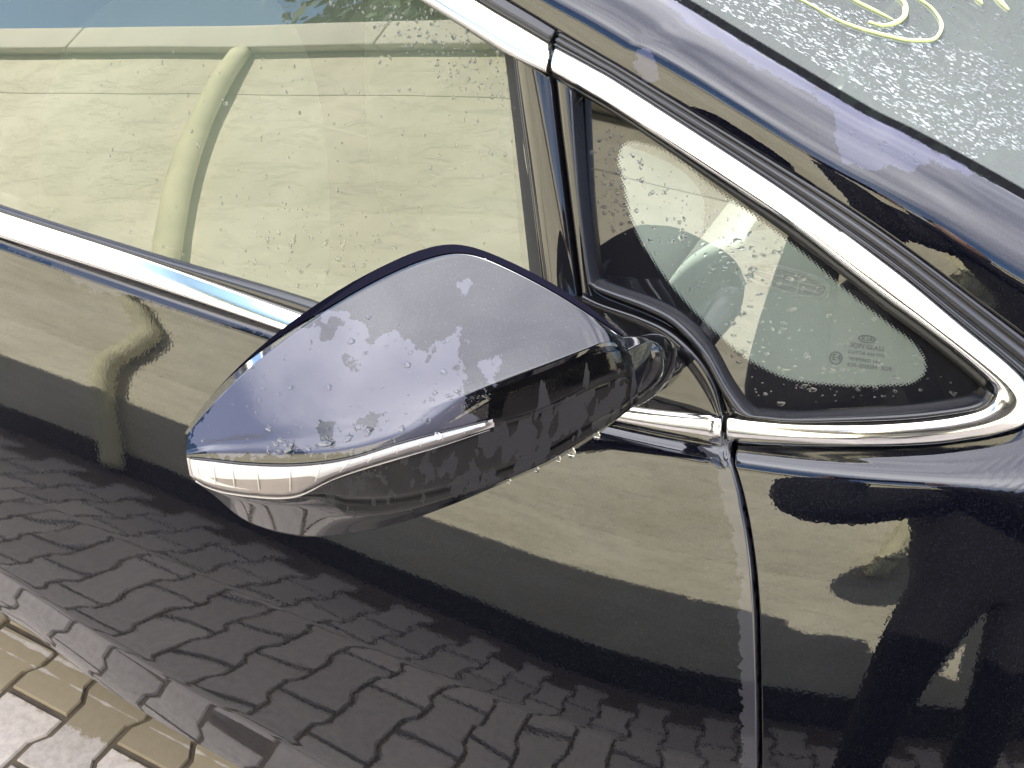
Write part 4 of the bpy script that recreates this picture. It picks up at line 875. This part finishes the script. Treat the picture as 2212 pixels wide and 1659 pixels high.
# ================================================================ small things on the car: marks, drops, chalk writing
from mathutils.bvhtree import BVHTree
def bvh(o): return BVHTree.FromPolygons([v.co[:] for v in o.data.vertices], [p.vertices[:] for p in o.data.polygons])
TREES = {}
def hitmesh(o, px, py):
    if o.name not in TREES: TREES[o.name] = bvh(o)
    d = ray(px, py); d /= np.linalg.norm(d); h = TREES[o.name].ray_cast(Vector(CAM_P), Vector(d))
    if h[0] is None: return None, None
    n = np.array(h[1]); n = n if n @ d < 0 else -n
    return np.array(h[0]), n
def text_mark(name, s_, a, b, o, mat, parent, lift=.0006, spacing=1.0):
    A, n = hitmesh(o, *a); B, _ = hitmesh(o, *b); X = B - A; L = np.linalg.norm(X); X /= L; Yv = np.cross(n, X)
    cu = bpy.data.curves.new(name, 'FONT'); cu.body = s_; cu.size = 1.0; cu.space_character = spacing; cu.resolution_u = 2
    t = bpy.data.objects.new(name, cu); C.objects.link(t); bpy.context.view_layer.update()
    me = bpy.data.meshes.new_from_object(t.evaluated_get(bpy.context.evaluated_depsgraph_get())); bpy.data.objects.remove(t)
    xs = [v.co.x for v in me.vertices]; k = L / (max(xs) - min(xs)); x0 = min(xs)
    for v in me.vertices:
        p = A + X * (v.co.x - x0) * k + Yv * v.co.y * k + n * lift; v.co = Vector(p)
    me.materials.clear(); r = link(name, me, mat, None, False); r.parent = parent; return r
def ring_mark(name, c, rx, ry, o, mat, parent, w=.00035, ang=0.0):
    P0 = []
    for q in np.linspace(0, 2 * math.pi, 33):
        h, n = hitmesh(o, c[0] + rx * math.cos(q) * math.cos(ang) - ry * math.sin(q) * math.sin(ang), c[1] + rx * math.cos(q) * math.sin(ang) + ry * math.sin(q) * math.cos(ang)); P0.append(h + n * .0006)
    r = tube(name, P0, w, mat, None, 5, n=48); r.parent = parent; return r
M['mark'] = simple('etched_grey_mark', (.035, .04, .035), .6)
Gq = qg
ring_mark('maker_oval', (1873, 732), 18, 7.5, Gq, M['mark'], qg, ang=.12)
text_mark('maker_mark', 'KIA', (1862, 735), (1885, 738), Gq, M['mark'], qg, spacing=1.2)
text_mark('glass_marking', 'SEJIN GLASS', (1836, 748), (1909, 759), Gq, M['mark'], qg)
text_mark('glass_marking', 'DOT736 AS2 M42', (1832, 762), (1910, 772), Gq, M['mark'], qg)
text_mark('glass_marking', 'TEMPERED 14.0', (1832, 777), (1902, 786), Gq, M['mark'], qg)
text_mark('glass_marking', '43R-000084  3DR', (1829, 791), (1927, 802), Gq, M['mark'], qg)
ring_mark('approval_ring', (1806, 773), 13, 13, Gq, M['mark'], qg)
text_mark('approval_mark', 'E4', (1798, 777), (1815, 779), Gq, M['mark'], qg)
M['emboss'] = simple('embossed_clear', (.55, .53, .55), .2)
ring_mark('lens_ring', (946, 942), 6.5, 5.5, lens, M['emboss'], mirror, w=.0002)
text_mark('lens_marking', 'E1', (941, 944), (951, 942), lens, M['emboss'], mirror, lift=.0004)

# yellow paint-pen numbers on the windscreen
M['pen'] = simple('yellow_paint_pen', (.44, .48, .18), .7)
def pen(pts, w):
    P0 = []
    for x, y in resample([(1555 + .297 * a, .297 * b) for a, b in pts], 60):
        h, n = hitmesh(scr, x, y)
        if h is not None: P0.append(h + n * .0008)
    o = tube('pen_stroke', P0, [w * .3, w * .6, w * .7, w * .6, w * .35], M['pen'], None, 8, n=80); o.parent = scr; return o
pen([(420, -70), (600, 10), (900, 170), (1200, 262), (1430, 302), (1570, 280), (1612, 205), (1560, 90), (1430, -10), (1300, -70), (1150, -110)], .0022)
pen([(900, -40), (1000, 20), (1120, 80), (1250, 145)], .0020)
pen([(1080, 165), (1180, 190), (1270, 175), (1345, 110), (1345, 40), (1270, -30), (1150, -90)], .0032)
pen([(1860, -40), (1885, 10), (1905, 30)], .0035)
pen([(1980, -50), (2040, 20), (2095, 75)], .0035)

# rain drops: one mesh of flattened beads for each kind of place
def drops(name, o, poly, n, smin, smax, mat, flat=.38, stretch=(1, 1), direc=None, seed=0, clump=0.0, offs=0.0):
    g = np.random.RandomState(seed); V_ = []; F_ = []; xs = [p[0] for p in poly]; ys_ = [p[1] for p in poly]; k = 0; tries = 0
    cl = [(g.uniform(min(xs), max(xs)), g.uniform(min(ys_), max(ys_))) for _ in range(12)]
    while k < n and tries < n * 30:
        tries += 1
        if clump and g.rand() < clump: c = cl[g.randint(12)]; x, y = c[0] + g.normal() * 22, c[1] + g.normal() * 18
        else: x, y = g.uniform(min(xs), max(xs)), g.uniform(min(ys_), max(ys_))
        if not inside(poly, np.array([x]), np.array([y]))[0]: continue
        h, nn = hitmesh(o, x, y)
        if h is None: continue
        k += 1; r = smin * (smax / smin)**(g.rand()**2.6)
        if direc is None: a = g.uniform(0, math.pi); D = np.array([math.cos(a), 0, math.sin(a)])
        else: D = np.array(direc) + g.normal(size=3) * .12
        D = D - nn * (D @ nn); D /= np.linalg.norm(D) + 1e-9; Ev = np.cross(nn, D)
        sa, sb = g.uniform(*stretch), 1.0; m_, l_ = 9, 4; b0 = len(V_); ir = 1 + .22 * g.normal(size=m_)
        for li in range(l_):
            f = li / (l_ - .2) * math.pi / 2
            for q in range(m_):
                t = 2 * math.pi * q / m_; rr = r * math.cos(f) * (1 + (ir[q] - 1) * math.cos(f))
                V_.append(h + D * rr * sa * math.cos(t) + Ev * rr * sb * math.sin(t) + nn * (r * flat * math.sin(f) + offs - .00005))
        V_.append(h + nn * (r * flat + offs))
        for li in range(l_ - 1):
            for q in range(m_): F_.append((b0 + li * m_ + q, b0 + li * m_ + (q + 1) % m_, b0 + (li + 1) * m_ + (q + 1) % m_, b0 + (li + 1) * m_ + q))
        for q in range(m_): F_.append((b0 + (l_ - 1) * m_ + q, b0 + (l_ - 1) * m_ + (q + 1) % m_, b0 + l_ * m_))
    r_ = link(name, mesh(name, V_, F_), mat, None); r_['kind'] = 'stuff'; return r_
GR = (0.25, -.3, -.9)
drops('rain_drops', mirror, [(470, 870), (700, 680), (900, 690), (1090, 780), (1060, 880), (900, 960), (700, 985), (420, 985)], 95, .0005, .0020, M['water'], .35, (1, 1.6), seed=1)
drops('rain_drops', mirror, [(960, 840), (1060, 840), (1070, 920), (960, 930)], 60, .0004, .0012, M['water'], .4, (1, 1.8), seed=2)
drops('rain_drops', mirror, [(580, 925), (860, 925), (850, 975), (600, 990)], 14, .0015, .0030, M['water'], .5, (1, 1.8), seed=12)
drops('rain_drops', dg, [(700, 0), (920, 10), (1100, 120), (1115, 250), (1000, 200), (850, 100)], 330, .0005, .0024, M['water'], .25, (1, 1.3), seed=3)
drops('rain_drops', dg, [(200, 100), (1100, 130), (1150, 560), (900, 540), (500, 640), (100, 480)], 330, .0004, .0017, M['water'], .25, (1, 2.0), GR, 4)
drops('rain_drops', dg, [(600, 420), (850, 520), (760, 650), (480, 590)], 120, .0006, .0022, M['water'], .25, (1, 1.5), GR, 5)
drops('rain_drops', qg, [(1260, 270), (1340, 260), (1370, 540), (1300, 480)], 150, .0004, .0017, M['water'], .35, (1, 1.8), seed=6, clump=.5)
drops('rain_drops', qg, [(1345, 320), (1560, 420), (1750, 560), (1500, 640), (1380, 520)], 170, .0005, .0023, M['water'], .3, (1, 1.5), seed=7)
drops('rain_drops', qg, [(1560, 500), (1800, 600), (2080, 850), (1640, 880), (1560, 760)], 220, .0005, .0022, M['water'], .45, (1, 2.2), (1, 0, .2), 8)
drops('rain_drops', pil, [(1800, 250), (1990, 340), (1980, 370), (1820, 345)], 40, .0004, .0012, M['water'], .35, (1, 1.4), seed=9)
SCRP = [(1530, 6), (1620, -20), (1900, 30), (2212, 150), (2260, 330), (2150, 320), (2100, 345), (2000, 285), (1815, 168), (1655, 74)]
drops('rain_drops', scr, SCRP, 1900, .0004, .0013, M['glint_water'], .5, (1.0, 3.0), (1, .1, -.25), 10)
drops('rain_drops', scr, [(1600, -20), (2250, -20), (2250, 300), (2000, 120)], 350, .0006, .0028, M['water'], .4, (1, 2), (1, .1, -.25), 11)
# drips hanging from the lower edge of the mirror
for (x, r) in ((1235, .0026), (1290, .0020), (1207, .0016), (1160, .0015), (1100, .0012)):
    c = None
    for y in range(1120, 850, -2):
        for o in (cover, lower_shell):
            h, nn = hitmesh(o, x, y)
            if h is not None and c is None: c = h
        if c is not None: break
    if c is not None: d = blob('hanging_drop', (c[0], c[1], c[2] - r * .7), (r, r, r * 1.35), M['water'], 2.1, 14); d['kind'] = 'stuff'
